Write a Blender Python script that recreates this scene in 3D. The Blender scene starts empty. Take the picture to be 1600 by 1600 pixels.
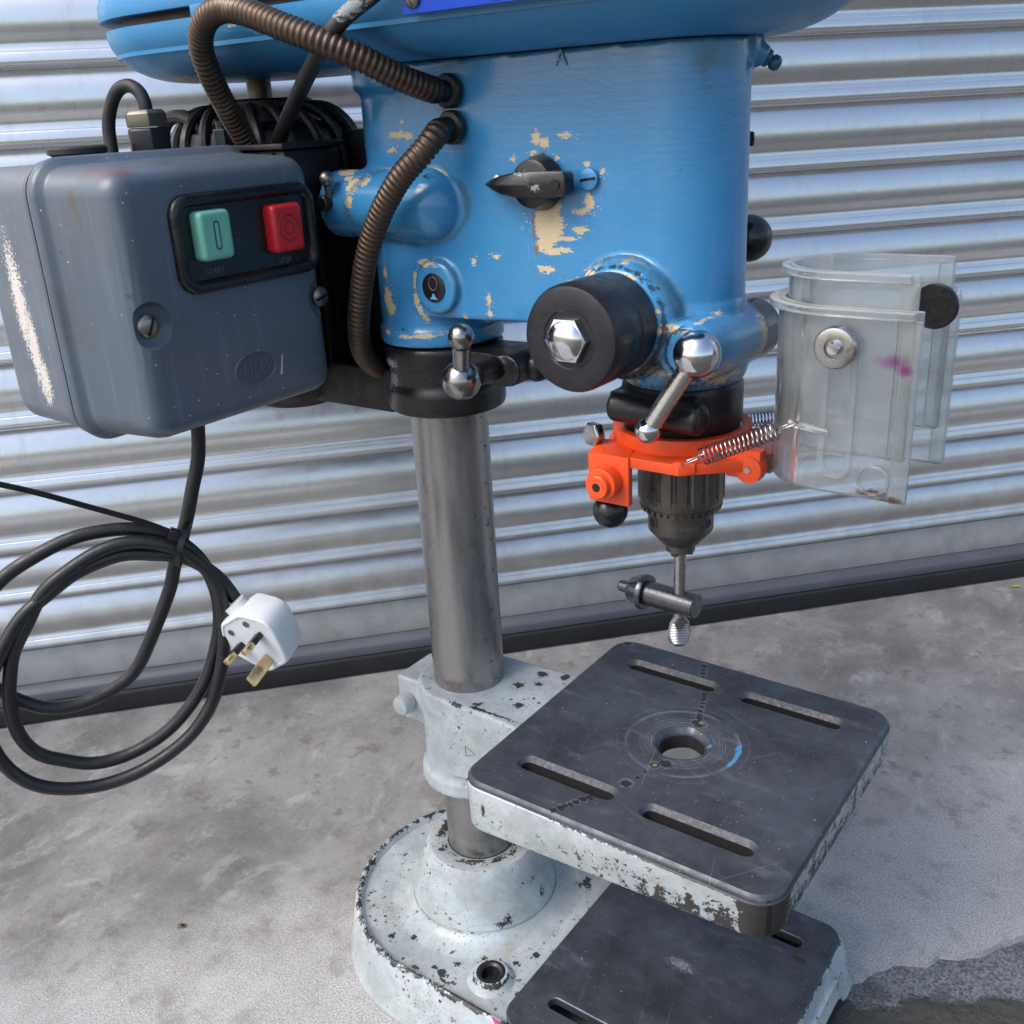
import bpy, bmesh, math, random
from mathutils import Vector, Matrix, noise as mnoise
random.seed(7)
R = math.radians
PI = math.pi
sc = bpy.context.scene
COL = sc.collection

# ------------------------------------------------------------------ camera
cam_d = bpy.data.cameras.new("camera"); cam = bpy.data.objects.new("camera", cam_d); COL.objects.link(cam)
yaw, pit, rol = 0.6421376, 0.3786157, -0.0545956
f = Vector((-math.sin(yaw)*math.cos(pit), math.cos(yaw)*math.cos(pit), -math.sin(pit)))
rt = Vector((math.cos(yaw), math.sin(yaw), 0)); up = rt.cross(f)
r2 = math.cos(rol)*rt + math.sin(rol)*up; u2 = -math.sin(rol)*rt + math.cos(rol)*up
m = Matrix((r2, u2, -f)).transposed().to_4x4(); m.translation = Vector((.567, -.6717, .8475))
cam.matrix_world = m
cam_d.sensor_width = 36; cam_d.lens = 36*1572.7/1600; cam_d.clip_start = .02; cam_d.clip_end = 400
sc.camera = cam
cam_d.dof.use_dof = True; cam_d.dof.focus_distance = .92; cam_d.dof.aperture_fstop = 24

# ------------------------------------------------------------------ sky, sun, exposure
SUN_EL, SUN_AZ = R(50), R(205)          # direction the light comes from (azimuth from +Y, clockwise)
world = bpy.data.worlds.new("World"); sc.world = world; world.use_nodes = True
wn = world.node_tree.nodes; wl = world.node_tree.links
sky = wn.new("ShaderNodeTexSky"); sky.sky_type = 'NISHITA'; sky.sun_disc = False
sky.sun_elevation = SUN_EL; sky.sun_rotation = SUN_AZ; sky.air_density = 1.0; sky.dust_density = 2.6; sky.ozone_density = 1.0
wl.new(sky.outputs[0], wn["Background"].inputs[0]); wn["Background"].inputs[1].default_value = .15
sd = bpy.data.lights.new("sun", 'SUN'); sd.energy = 1.3; sd.angle = R(40); sd.color = (1, .96, .9)
so = bpy.data.objects.new("sun", sd); COL.objects.link(so)
sv = Vector((math.sin(SUN_AZ)*math.cos(SUN_EL), math.cos(SUN_AZ)*math.cos(SUN_EL), math.sin(SUN_EL)))
so.rotation_euler = sv.to_track_quat('Z', 'Y').to_euler(); so.location = (0, -2, 4)
vs = sc.view_settings; vs.view_transform = 'Standard'; vs.look = 'None'; vs.gamma = 1; vs.use_curve_mapping = False
vs.exposure = 0.9
sc.render.engine = 'CYCLES'
cy = sc.cycles; cy.use_denoising = True; cy.max_bounces = 14; cy.transmission_bounces = 12; cy.transparent_max_bounces = 12
cy.glossy_bounces = 5; cy.diffuse_bounces = 4; cy.caustics_refractive = False; cy.caustics_reflective = False
cy.sample_clamp_indirect = 6

# ------------------------------------------------------------------ helpers
S = .001
def tag(o, label=None, cat=None, group=None, kind=None):
    for k, v in (('label', label), ('category', cat), ('group', group), ('kind', kind)):
        if v: o[k] = v
    return o
def empty(name, loc=(0, 0, 0)):
    o = bpy.data.objects.new(name, None); COL.objects.link(o); o.location = [c*S for c in loc]
    o.empty_display_size = .05
    return o
def basis(w):
    w = Vector(w).normalized()
    a = Vector((0, 0, 1)) if abs(w.z) < .9 else Vector((1, 0, 0))
    u = a.cross(w).normalized(); v = w.cross(u)
    return u, v, w
def catmull(pts, n=8, closed=False):
    P = [Vector(p) for p in pts]; out = []
    L = len(P)
    rng = range(L if closed else L-1)
    for i in rng:
        if closed: p0, p1, p2, p3 = P[i-1], P[i], P[(i+1) % L], P[(i+2) % L]
        else:
            p1, p2 = P[i], P[i+1]
            p0 = P[i-1] if i else p1*2-p2
            p3 = P[i+2] if i+2 < L else p2*2-p1
        for k in range(n):
            t = k/n
            out.append(.5*((2*p1)+(-p0+p2)*t+(2*p0-5*p1+4*p2-p3)*t*t+(-p0+3*p1-3*p2+p3)*t**3))
    if not closed: out.append(P[-1])
    return out
def resample(pts, step):
    out = [pts[0].copy()]; acc = 0
    for a, b in zip(pts, pts[1:]):
        d = (b-a).length
        if d < 1e-9: continue
        while acc+d >= step:
            t = (step-acc)/d; a = a.lerp(b, t); out.append(a.copy()); d = (b-a).length; acc = 0
            if d < 1e-9: break
        acc += d
    return out

class MB:
    def __init__(s): s.v = []; s.f = []
    def add(s, vs, fs):
        o = len(s.v); s.v += [tuple(p) for p in vs]; s.f += [tuple(i+o for i in q) for q in fs]; return s
    def loft(s, loops, cap0=True, cap1=True, closed=True):
        n = len(loops[0]); vs = [p for l in loops for p in l]; fs = []
        for a in range(len(loops)-1):
            for i in range(n if closed else n-1):
                j = (i+1) % n
                fs.append((a*n+i, a*n+j, (a+1)*n+j, (a+1)*n+i))
        if cap0: fs.append(tuple(range(n))[::-1])
        if cap1: fs.append(tuple((len(loops)-1)*n+i for i in range(n)))
        return s.add(vs, fs)
    def lathe(s, prof, o=(0, 0, 0), ax=(0, 0, 1), seg=48, cap=True, rf=None):
        u, v, w = basis(ax); o = Vector(o); loops = []
        for k, (r, z) in enumerate(prof):
            loops.append([o+w*z+(u*math.cos(2*PI*i/seg)+v*math.sin(2*PI*i/seg))*(r if rf is None else rf(r, k, 2*PI*i/seg)) for i in range(seg)])
        return s.loft(loops, cap, cap)
    def cyl(s, a, b, r, seg=24, r2=None, ch=0):
        a = Vector(a); b = Vector(b); L = (b-a).length; r2 = r if r2 is None else r2
        pr = [(r, 0), (r2, L)] if not ch else [(r-ch, 0), (r, ch), (r2, L-ch), (r2-ch, L)]
        return s.lathe(pr, a, b-a, seg)
    def sphere(s, c, r, seg=28, sq=(1, 1, 1)):
        c = Vector(c); rings = seg//2; loops = []
        for k in range(rings+1):
            t = PI*(k+.001)/(rings+.002)
            loops.append([c+Vector((r*sq[0]*math.sin(t)*math.cos(2*PI*i/seg), r*sq[1]*math.sin(t)*math.sin(2*PI*i/seg), -r*sq[2]*math.cos(t))) for i in range(seg)])
        return s.loft(loops)
    def tube(s, pts, r, seg=14, rad=None, closed=False):
        P = [Vector(p) for p in pts]; loops = []; n = len(P); u = None
        for i, p in enumerate(P):
            t = ((P[(i+1) % n] if closed or i+1 < n else P[i])-(P[i-1] if closed or i else P[i])).normalized()
            if u is None: u, v, _ = basis(t)
            u = (u-t*u.dot(t)).normalized(); v = t.cross(u)
            rr = rad[i] if rad else r
            loops.append([p+(u*math.cos(2*PI*k/seg)+v*math.sin(2*PI*k/seg))*rr for k in range(seg)])
        if closed: loops.append(loops[0]); return s.loft(loops, False, False)
        return s.loft(loops)
    def box(s, x0, x1, y0, y1, z0, z1):
        return s.add([(x, y, z) for z in (z0, z1) for y in (y0, y1) for x in (x0, x1)],
                     [(0, 2, 3, 1), (4, 5, 7, 6), (0, 1, 5, 4), (2, 6, 7, 3), (0, 4, 6, 2), (1, 3, 7, 5)])
    def xform(s, M): s.v = [tuple(M @ Vector(p)) for p in s.v]; return s
    def mesh(s, name, bevel=0, bseg=2, sharp=32, doubles=True):
        bm = bmesh.new(); vv = [bm.verts.new((p[0]*S, p[1]*S, p[2]*S)) for p in s.v]
        for q in s.f:
            try: bm.faces.new([vv[i] for i in q])
            except ValueError: pass
        if doubles: bmesh.ops.remove_doubles(bm, verts=bm.verts, dist=1e-6)
        bmesh.ops.recalc_face_normals(bm, faces=bm.faces)
        if bevel:
            es = [e for e in bm.edges if len(e.link_faces) == 2 and e.calc_face_angle(0) > R(30)]
            bmesh.ops.bevel(bm, geom=es, offset=bevel*S, segments=bseg, profile=.5, affect='EDGES', clamp_overlap=True)
        for q in bm.faces: q.smooth = True
        for e in bm.edges:
            if len(e.link_faces) != 2 or e.calc_face_angle(0) > R(sharp): e.smooth = False
        me = bpy.data.meshes.new(name); bm.to_mesh(me); bm.free(); return me
    def build(s, name, mat, parent=None, label=None, **k):
        me = s.mesh(name, **k); return obj(name, me, mat, parent, label)
def obj(name, me, mat, parent=None, label=None):
    o = bpy.data.objects.new(name, me); COL.objects.link(o)
    if mat and not me.materials: me.materials.append(mat)
    if parent: o.parent = parent
    if label: o['label'] = label
    return o
def remesh(mb, name, mat, parent, voxel=1.6, it=6, label=None):
    me = mb.mesh(name+"_raw", sharp=180)
    o = bpy.data.objects.new("tmp", me); COL.objects.link(o)
    md = o.modifiers.new("r", 'REMESH'); md.mode = 'VOXEL'; md.voxel_size = voxel*S
    sm = o.modifiers.new("s", 'SMOOTH'); sm.factor = .5; sm.iterations = it
    dg = bpy.context.evaluated_depsgraph_get(); dg.update()
    nm = bpy.data.meshes.new_from_object(o.evaluated_get(dg)); nm.name = name
    bpy.data.objects.remove(o); bpy.data.meshes.remove(me)
    nm.polygons.foreach_set('use_smooth', [True]*len(nm.polygons))
    nm.materials.clear()
    return obj(name, nm, mat, parent, label)
def attr(o, name, fn):
    a = o.data.attributes.new(name, 'FLOAT', 'POINT')
    a.data.foreach_set('value', [fn(v.co.x/S, v.co.y/S, v.co.z/S) for v in o.data.vertices])
def text(body, size, ext=.3, sx=1):
    c = bpy.data.curves.new("t", 'FONT'); c.body = body; c.size = size; c.extrude = ext; c.align_x = 'CENTER'; c.align_y = 'CENTER'; c.resolution_u = 3
    o = bpy.data.objects.new("t", c); COL.objects.link(o)
    dg = bpy.context.evaluated_depsgraph_get(); dg.update()
    me = o.evaluated_get(dg).to_mesh()
    mb = MB().add([(v.co.x*sx, v.co.y, v.co.z) for v in me.vertices], [tuple(p.vertices) for p in me.polygons])
    bpy.data.objects.remove(o); bpy.data.curves.remove(c)
    return mb
def rrect(x0, x1, y0, y1, r, seg=8):
    out = []
    for cx, cy, a in ((x1-r, y1-r, 0), (x0+r, y1-r, 90), (x0+r, y0+r, 180), (x1-r, y0+r, 270)):
        for k in range(seg+1):
            t = R(a+90*k/seg); out.append((cx+r*math.cos(t), cy+r*math.sin(t)))
    return out
def stadium(x0, x1, y, r, seg=8):
    out = []
    for cx, a in ((x1-r, -90), (x0+r, 90)):
        for k in range(seg+1):
            t = R(a+180*k/seg); out.append((cx+r*math.cos(t), y+r*math.sin(t)))
    return out
def hull2(x1, ra, x2, rb, seg=24):
    al = math.acos((ra-rb)/(x2-x1)); out = []
    for k in range(seg+1):
        t = -al+2*al*k/seg; out.append((x2+rb*math.cos(t), rb*math.sin(t)))
    for k in range(seg+1):
        t = al+(2*PI-2*al)*k/seg; out.append((x1+ra*math.cos(t), ra*math.sin(t)))
    return out
def fill_with_holes(bm, loops):
    """loops: lists of bm verts; returns faces closing the flat area between the outer loop and the holes"""
    es = []
    for l in loops:
        for i in range(len(l)):
            a, b = l[i], l[(i+1) % len(l)]
            e = bm.edges.get((a, b)) or bm.edges.new((a, b)); es.append(e)
    bmesh.ops.triangle_fill(bm, use_beauty=True, use_dissolve=False, edges=es)
def plate(name, outer, holes, mats, parent, label=None):
    """outer: list of (loop2d, z or function) from bottom to top; holes: list of lists of (loop2d, z) from bottom to top"""
    bm = bmesh.new()
    def ring(l, z): return [bm.verts.new((x*S, y*S, (z(x, y) if callable(z) else z)*S)) for x, y in l]
    def side(levels):
        rs = [ring(l, z) for l, z in levels]
        for a, b in zip(rs, rs[1:]):
            n = len(a)
            for i in range(n):
                j = (i+1) % n; bm.faces.new((a[i], a[j], b[j], b[i]))
        return rs
    ro = side(outer); rh = [side(h) for h in holes]
    for f_ in bm.faces: f_.material_index = 0
    fill_with_holes(bm, [ro[-1]]+[h[-1] for h in rh])
    fill_with_holes(bm, [ro[0]]+[h[0] for h in rh])
    bmesh.ops.recalc_face_normals(bm, faces=bm.faces)
    for q in bm.faces: q.smooth = True
    for e in bm.edges:
        if len(e.link_faces) != 2 or e.calc_face_angle(0) > R(28): e.smooth = False
    me = bpy.data.meshes.new(name); bm.to_mesh(me); bm.free()
    for mt in mats: me.materials.append(mt)
    return obj(name, me, None, parent, label)

# ------------------------------------------------------------------ materials
class NT:
    def __init__(s, name):
        s.m = bpy.data.materials.new(name); s.m.use_nodes = True; s.t = s.m.node_tree; s.b = s.t.nodes["Principled BSDF"]
        s.out = s.t.nodes["Material Output"]
        g = s.t.nodes.new("ShaderNodeNewGeometry"); s.pos = g.outputs['Position']; s.nor = g.outputs['Normal']
    def n(s, typ, out=0, props=None, **inp):
        k = s.t.nodes.new("ShaderNode"+typ)
        for a, b in (props or {}).items(): setattr(k, a, b)
        for a, b in inp.items():
            sk = k.inputs[int(a[1:])] if a[0] == '_' and a[1:].isdigit() else k.inputs[a.replace('_', ' ')]
            s.set(sk, b)
        return k.outputs[out]
    def set(s, sk, b):
        if isinstance(b, bpy.types.NodeSocket): s.t.links.new(b, sk)
        elif sk.type == 'RGBA': sk.default_value = (*b, 1) if len(b) == 3 else b
        else: sk.default_value = b
    def math(s, op, a, b=0., c=None, clamp=False):
        d = dict(_0=a, _1=b)
        if c is not None: d['_2'] = c
        return s.n("Math", props={'operation': op, 'use_clamp': clamp}, **d)
    def scale(s, v, xyz): return s.n("VectorMath", props={'operation': 'MULTIPLY'}, _0=v, _1=xyz)
    def noise(s, sc_, det=4, rough=.55, vec=None, dist=0., col=False):
        return s.n("TexNoise", 1 if col else 0, Vector=vec or s.pos, Scale=sc_, Detail=det, Roughness=rough, Distortion=dist)
    def step(s, v, a, b, lo=0., hi=1.):
        return s.n("MapRange", props={'interpolation_type': 'SMOOTHSTEP'}, Value=v, From_Min=a, From_Max=b, To_Min=lo, To_Max=hi)
    def mix(s, fac, a, b):
        k = s.t.nodes.new("ShaderNodeMix"); k.data_type = 'RGBA'
        s.set(k.inputs[0], fac); s.set(k.inputs[6], a); s.set(k.inputs[7], b); return k.outputs[2]
    def mixf(s, fac, a, b):
        k = s.t.nodes.new("ShaderNodeMix"); k.data_type = 'FLOAT'
        s.set(k.inputs[0], fac); s.set(k.inputs[2], a); s.set(k.inputs[3], b); return k.outputs[0]
    def sep(s, v=None):
        k = s.t.nodes.new("ShaderNodeSeparateXYZ"); s.t.links.new(v or s.pos, k.inputs[0]); return k.outputs
    def blob(s, c, r, vec=None):
        """1 at c (mm), 0 on the ellipsoid of radii r, negative outside"""
        d = s.n("VectorMath", props={'operation': 'SUBTRACT'}, _0=vec or s.pos, _1=[x*S for x in c])
        d = s.n("VectorMath", props={'operation': 'DIVIDE'}, _0=d, _1=[x*S for x in r])
        d = s.n("VectorMath", 1, props={'operation': 'LENGTH'}, _0=d)
        return s.math('SUBTRACT', 1., d)
    def blobs(s, lst):
        o = None
        for c, r in lst:
            b = s.blob(c, r); o = b if o is None else s.math('MAXIMUM', o, b)
        return o
    def specks(s, sc_, size, gate=.6, vec=None):
        v = s.t.nodes.new("ShaderNodeTexVoronoi"); s.t.links.new(vec or s.pos, v.inputs['Vector']); v.inputs['Scale'].default_value = sc_
        d = s.step(v.outputs['Distance'], size, size*.55)
        h = s.n("SeparateColor", 0, Color=v.outputs['Color'])
        return s.math('MULTIPLY', d, s.math('GREATER_THAN', h, gate))
    def bump(s, h, dist=.0005, st=1., nrm=None):
        k = s.t.nodes.new("ShaderNodeBump"); s.set(k.inputs['Height'], h); k.inputs['Distance'].default_value = dist; k.inputs['Strength'].default_value = st
        if nrm: s.t.links.new(nrm, k.inputs['Normal'])
        return k.outputs[0]
    def fin(s, **k):
        for a, b in k.items(): s.set(s.b.inputs[a.replace('_', ' ')], b)
        return s.m
def simple(name, col, rough=.4, metal=0., nsc=60, nam=.25, bump=0., bsc=300, coat=0., spec=.5):
    t = NT(name); n = t.noise(nsc, 5)
    c = t.mix(n, [x*(1-nam) for x in col], [min(1, x*(1+nam)) for x in col])
    rr = t.step(t.noise(nsc*2.3, 4), .25, .75, max(.02, rough*.75), min(1, rough*1.3))
    k = dict(Base_Color=c, Roughness=rr, Metallic=metal, Coat_Weight=coat, Specular_IOR_Level=spec)
    if bump: k['Normal'] = t.bump(t.noise(bsc, 3), .0004, bump)
    return t.fin(**k)

BLUE = (.044, .232, .465); CREAM = (.66, .52, .31)
def m_blue(name, use_attr, blobs=(), rlo=.17, rhi=.30, coat=.25):
    t = NT(name)
    st = t.noise(1, 6, .72, t.scale(t.pos, (170, 170, 620)))
    fine = t.noise(700, 4, .7, t.scale(t.pos, (.5, .5, 1)))
    if use_attr:
        ch = t.n("Attribute", 2, props={'attribute_name': 'chip'}); di = t.n("Attribute", 2, props={'attribute_name': 'dirt'})
    else:
        ch = t.blobs(blobs) if blobs else -5.; di = 0.
    brk = t.math('ADD', t.math('MULTIPLY', t.math('SUBTRACT', st, .5), 3.4), t.math('MULTIPLY', t.math('SUBTRACT', fine, .5), 2.2))
    mask = t.step(t.math('ADD', ch, brk), .40, .46)
    fl = t.math('MULTIPLY', t.specks(480, .34, .6, t.scale(t.pos, (.7, .7, 1.3))), t.step(ch, -1.3, -.2))
    mask = t.math('MAXIMUM', mask, t.math('MULTIPLY', fl, t.step(t.noise(60, 4), .45, .6)))
    edge = t.math('SUBTRACT', t.step(t.math('ADD', ch, brk), .30, .36), mask)
    big = t.noise(14, 4); 
    base = t.mix(big, [c*.86 for c in BLUE], [min(1, c*1.12) for c in BLUE])
    base = t.mix(t.step(t.noise(55, 6, .7), .56, .72, 0, .35), base, (.10, .22, .30))     # dull greasy film
    pits = t.specks(330, .16, .82)
    base = t.mix(pits, base, (.02, .05, .09))
    base = t.mix(t.math('MULTIPLY', edge, .25), base, (.02, .08, .16))
    crm = t.mix(t.noise(130, 4), [c*.8 for c in CREAM], CREAM)
    crm = t.mix(t.specks(420, .2, .6), crm, (.14, .10, .06))
    col = t.mix(mask, base, crm)
    if use_attr:
        fm = t.n("Attribute", 2, props={'attribute_name': 'film'})
        fm = t.step(t.math('ADD', fm, t.math('MULTIPLY', t.math('SUBTRACT', t.noise(60, 6, .7), .5), 1.6)), .2, .9, 0, .75)
        col = t.mix(fm, col, (.045, .105, .125))
        rb = t.step(t.math('ADD', t.blobs([((133, -48, 768), (2.2, 9, 20)), ((135, -48, 752), (3.5, 9, 9))]), t.math('MULTIPLY', t.math('SUBTRACT', t.noise(240, 4), .5), 1.6)), .2, .6, 0, .8)
        col = t.mix(rb, col, (.22, .10, .03))
    grime = t.step(t.math('ADD', di, t.math('MULTIPLY', t.math('SUBTRACT', t.noise(170, 5, .65), .5), 1.5)), .35, .55, 0, .9)
    col = t.mix(grime, col, (.022, .024, .026))
    brush = t.noise(1, 4, .55, t.scale(t.pos, (28, 28, 300)))
    h = t.math('ADD', t.math('MULTIPLY', brush, .6), t.math('MULTIPLY', mask, -.9))
    h = t.math('ADD', h, t.math('MULTIPLY', pits, -.5))
    nrm = t.bump(h, .0006, .34, t.bump(t.noise(230, 3, .6), .0005, .22))
    rg = t.mixf(mask, t.step(t.noise(40, 4), .3, .7, rlo, rhi), .6)
    return t.fin(Base_Color=col, Roughness=rg, Normal=nrm, Coat_Weight=coat, Coat_Roughness=.2)

GREYW = (.42, .47, .485); IRON = (.020, .019, .019)
def m_white(name, blobs=(), general=.0, extra=None, sp=(130, .30, .40)):
    """pale grey machine paint chipped down to dark iron"""
    t = NT(name)
    sz = 1
    nz = t.math('ADD', t.math('MULTIPLY', t.math('SUBTRACT', t.noise(85, 7, .72), .5), 2.9), t.math('MULTIPLY', t.math('SUBTRACT', t.noise(420, 4), .5), 1.1))
    ch = t.blobs(blobs) if blobs else -9.
    if extra: ch = t.math('MAXIMUM', ch, extra(t))
    ch = t.math('MAXIMUM', ch, general-.55)
    mask = t.step(t.math('ADD', ch, nz), .42, .50)
    sk = t.specks(*sp)
    sk2 = t.specks(sp[0]*2.6, sp[1]*.95, .45)
    dens = t.step(t.noise(17, 5, .7), .46, .62)
    mask = t.math('MAXIMUM', mask, t.math('MULTIPLY', t.math('MAXIMUM', sk, sk2), dens))
    base = t.mix(t.step(t.noise(16, 7, .7), .3, .7), [c*.70 for c in GREYW], [min(1, c*1.12) for c in GREYW])
    base = t.mix(t.step(t.noise(24, 7, .75), .50, .70, 0, .6), base, (.30, .285, .215))     # oily yellowing
    base = t.mix(t.step(t.noise(120, 5, .75), .56, .70, 0, .5), base, (.20, .215, .22))
    base = t.mix(t.step(t.noise(330, 4, .7), .64, .70, 0, .5), base, (.15, .15, .145))
    base = t.mix(t.step(t.noise(260, 4, .7), .62, .70, 0, .5), base, (.55, .58, .59))
    iron = t.mix(t.noise(200, 3), IRON, (.042, .037, .034))
    iron = t.mix(t.step(t.noise(45, 4), .66, .74, 0, .5), iron, (.11, .052, .02))
    col = t.mix(mask, base, iron)
    h = t.math('ADD', t.math('MULTIPLY', mask, -1.), t.math('MULTIPLY', t.noise(60, 4), .8))
    return t.fin(Base_Color=col, Roughness=t.mixf(mask, .38, .5), Normal=t.bump(h, .0006, .45))

def m_iron(name, pits=(), rings=None, marks=(), col=(.052, .059, .073), extra_rub=()):
    """dark oiled machined cast iron"""
    t = NT(name)
    x, y, z = t.sep()
    big = t.noise(16, 6, .65); sm = t.noise(75, 5, .65)
    c = t.mix(t.step(big, .3, .7), [v*.55 for v in col], [v*1.35 for v in col])
    c = t.mix(t.step(sm, .54, .74, 0, .5), c, [v*.45 for v in col]); c = t.mix(t.step(t.noise(9, 7, .72), .52, .74, 0, .55), c, (.10, .112, .132))
    for ang, th in ((.4, .71), (1.3, .73), (2.2, .72)):
        dv = t.n('VectorRotate', props={'rotation_type': 'Z_AXIS'}, Vector=t.pos, Angle=ang)
        c = t.mix(t.step(t.noise(1, 3, .5, t.scale(dv, (6, 900, 1))), th-.02, th+.03, 0, .5), c, (.22, .24, .27))
    c = t.mix(t.step(t.noise(1, 5, .6, t.scale(t.pos, (24, 70, 40))), .56, .74, 0, .45), c, (.16, .175, .20))   # dry rub marks
    c = t.mix(t.specks(210, .115, .74), c, (.42, .42, .44))
    c = t.mix(t.specks(95, .07, .86), c, (.55, .55, .55))
    rough = t.step(sm, .3, .7, .34, .52); h = t.math('MULTIPLY', t.noise(500, 3), .25)
    if extra_rub:
        b = t.step(t.math('ADD', t.blobs(extra_rub), t.math('MULTIPLY', t.math('SUBTRACT', t.noise(260, 4, .7), .5), 1.6)), .25, .9, 0, .75)
        c = t.mix(b, c, (.45, .46, .48))
    if rings:
        cx, cy, rr = rings
        dx = t.math('SUBTRACT', x, cx*S); dy = t.math('SUBTRACT', y, cy*S)
        r = t.math('SQRT', t.math('ADD', t.math('MULTIPLY', dx, dx), t.math('MULTIPLY', dy, dy)))
        g = None
        for q, w, a in rr:
            e = t.math('MULTIPLY', t.step(t.math('ABSOLUTE', t.math('SUBTRACT', r, q*S)), w*S, 0.), a)
            g = e if g is None else t.math('MAXIMUM', g, e)
        g = t.math('MULTIPLY', g, t.step(t.noise(38, 3), .34, .62))
        h = t.math('SUBTRACT', h, t.math('MULTIPLY', g, 1.2)); c = t.mix(t.math('MULTIPLY', g, .7), c, (.21, .22, .24))
    if pits:
        p = t.math('ADD', t.blobs(pits), t.math('MULTIPLY', t.math('SUBTRACT', t.noise(330, 3), .5), 1.3))
        pm = t.step(p, 0, .25); rim = t.math('SUBTRACT', t.step(p, -.45, -.1), pm)
        c = t.mix(t.math('MULTIPLY', pm, .9), c, (.02, .019, .018)); c = t.mix(t.math('MULTIPLY', t.math('MULTIPLY', rim, .5), t.step(t.noise(150, 3), .4, .6)), c, (.2, .21, .23))
        h = t.math('SUBTRACT', h, t.math('MULTIPLY', pm, 2.))
    for bl, mc in marks:
        mk = t.step(t.math('ADD', t.blobs(bl), t.math('MULTIPLY', t.math('SUBTRACT', t.noise(500, 3), .5), 1.3)), .1, .3)
        c = t.mix(mk, c, mc)
    return t.fin(Base_Color=c, Roughness=rough, Metallic=.35, Normal=t.bump(h, .0006, .5), Specular_IOR_Level=.6)

def m_column():
    t = NT("turned_steel")
    n = t.noise(1, 6, .65, t.scale(t.pos, (60, 60, 12)))
    c = t.mix(n, (.25, .243, .24), (.38, .37, .365))
    x, y, z = t.sep()
    side = t.step(t.math('ADD', t.math('MULTIPLY', x, .8), t.math('MULTIPLY', y, .6)), .005, .032)
    spots = t.step(t.math('ADD', t.noise(130, 5, .7), t.math('MULTIPLY', side, .09)), .67, .72)
    c = t.mix(t.math('MULTIPLY', spots, .85), c, (.035, .028, .022))
    c = t.mix(t.step(t.noise(38, 5, .7), .58, .74, 0, .5), c, (.12, .10, .085))
    c = t.mix(t.specks(260, .1, .8), c, (.5, .5, .5))
    rust = t.step(t.blob((8, -33, 331), (42, 30, 10)), .0, .6, 0, .55)
    c = t.mix(t.math('MULTIPLY', rust, t.step(t.noise(60, 4), .4, .6)), c, (.15, .07, .03))
    tr = t.noise(1, 3, .6, t.scale(t.pos, (10, 10, 900)))
    return t.fin(Base_Color=c, Metallic=.85, Roughness=t.step(n, .3, .7, .22, .4), Normal=t.bump(tr, .0002, .2))
def m_black(name, scr=(), rough=.36):
    t = NT(name)
    c = t.mix(t.noise(40, 5), (.004, .004, .0045), (.012, .012, .014))
    sc_ = t.step(t.math('ADD', t.blobs(scr) if scr else -2., t.math('MULTIPLY', t.math('SUBTRACT', t.noise(1, 5, .7, t.scale(t.pos, (260, 260, 520))), .5), 2.6)), .5, .58)
    c = t.mix(sc_, c, (.24, .27, .28)); c = t.mix(t.specks(240, .1, .86), c, (.25, .25, .26))
    return t.fin(Base_Color=c, Roughness=t.step(t.noise(90, 4), .3, .7, rough*.8, rough*1.3), Normal=t.bump(t.noise(110, 5, .6), .0007, .4))
def m_galv(name="galvanised_steel", metal=.92, dark=1.):
    t = NT(name)
    dr = t.noise(1, 5, .65, t.scale(t.pos, (75, 75, 7)))
    n = t.noise(1, 5, .6, t.scale(t.pos, (9, 9, 30)))
    c = t.mix(n, [dark*v for v in (.56, .57, .575)], [dark*v for v in (.70, .71, .71)])
    c = t.mix(t.step(t.noise(1, 6, .7, t.scale(t.pos, (30, 30, 4))), .55, .72, 0, .3), c, [dark*v for v in (.42, .42, .41)]); c = t.mix(t.step(t.noise(120, 5, .75), .62, .72, 0, .35), c, [dark*v for v in (.36, .36, .35)]); c = t.mix(t.step(dr, .50, .78, 0, .18), c, [dark*v for v in (.40, .41, .43)])
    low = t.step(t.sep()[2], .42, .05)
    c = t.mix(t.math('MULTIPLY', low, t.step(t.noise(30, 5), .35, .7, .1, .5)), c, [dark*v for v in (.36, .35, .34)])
    c = t.mix(t.specks(40, .035, .93), c, (.2, .19, .18)); c = t.mix(t.specks(27, .04, .95), c, (.85, .86, .88))
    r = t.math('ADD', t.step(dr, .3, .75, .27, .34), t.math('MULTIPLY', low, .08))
    return t.fin(Base_Color=c, Metallic=metal, Roughness=r, Normal=t.bump(t.noise(1, 3, .5, t.scale(t.pos, (5, 5, 22))), .004, .10, t.bump(dr, .0001, .04)))
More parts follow.
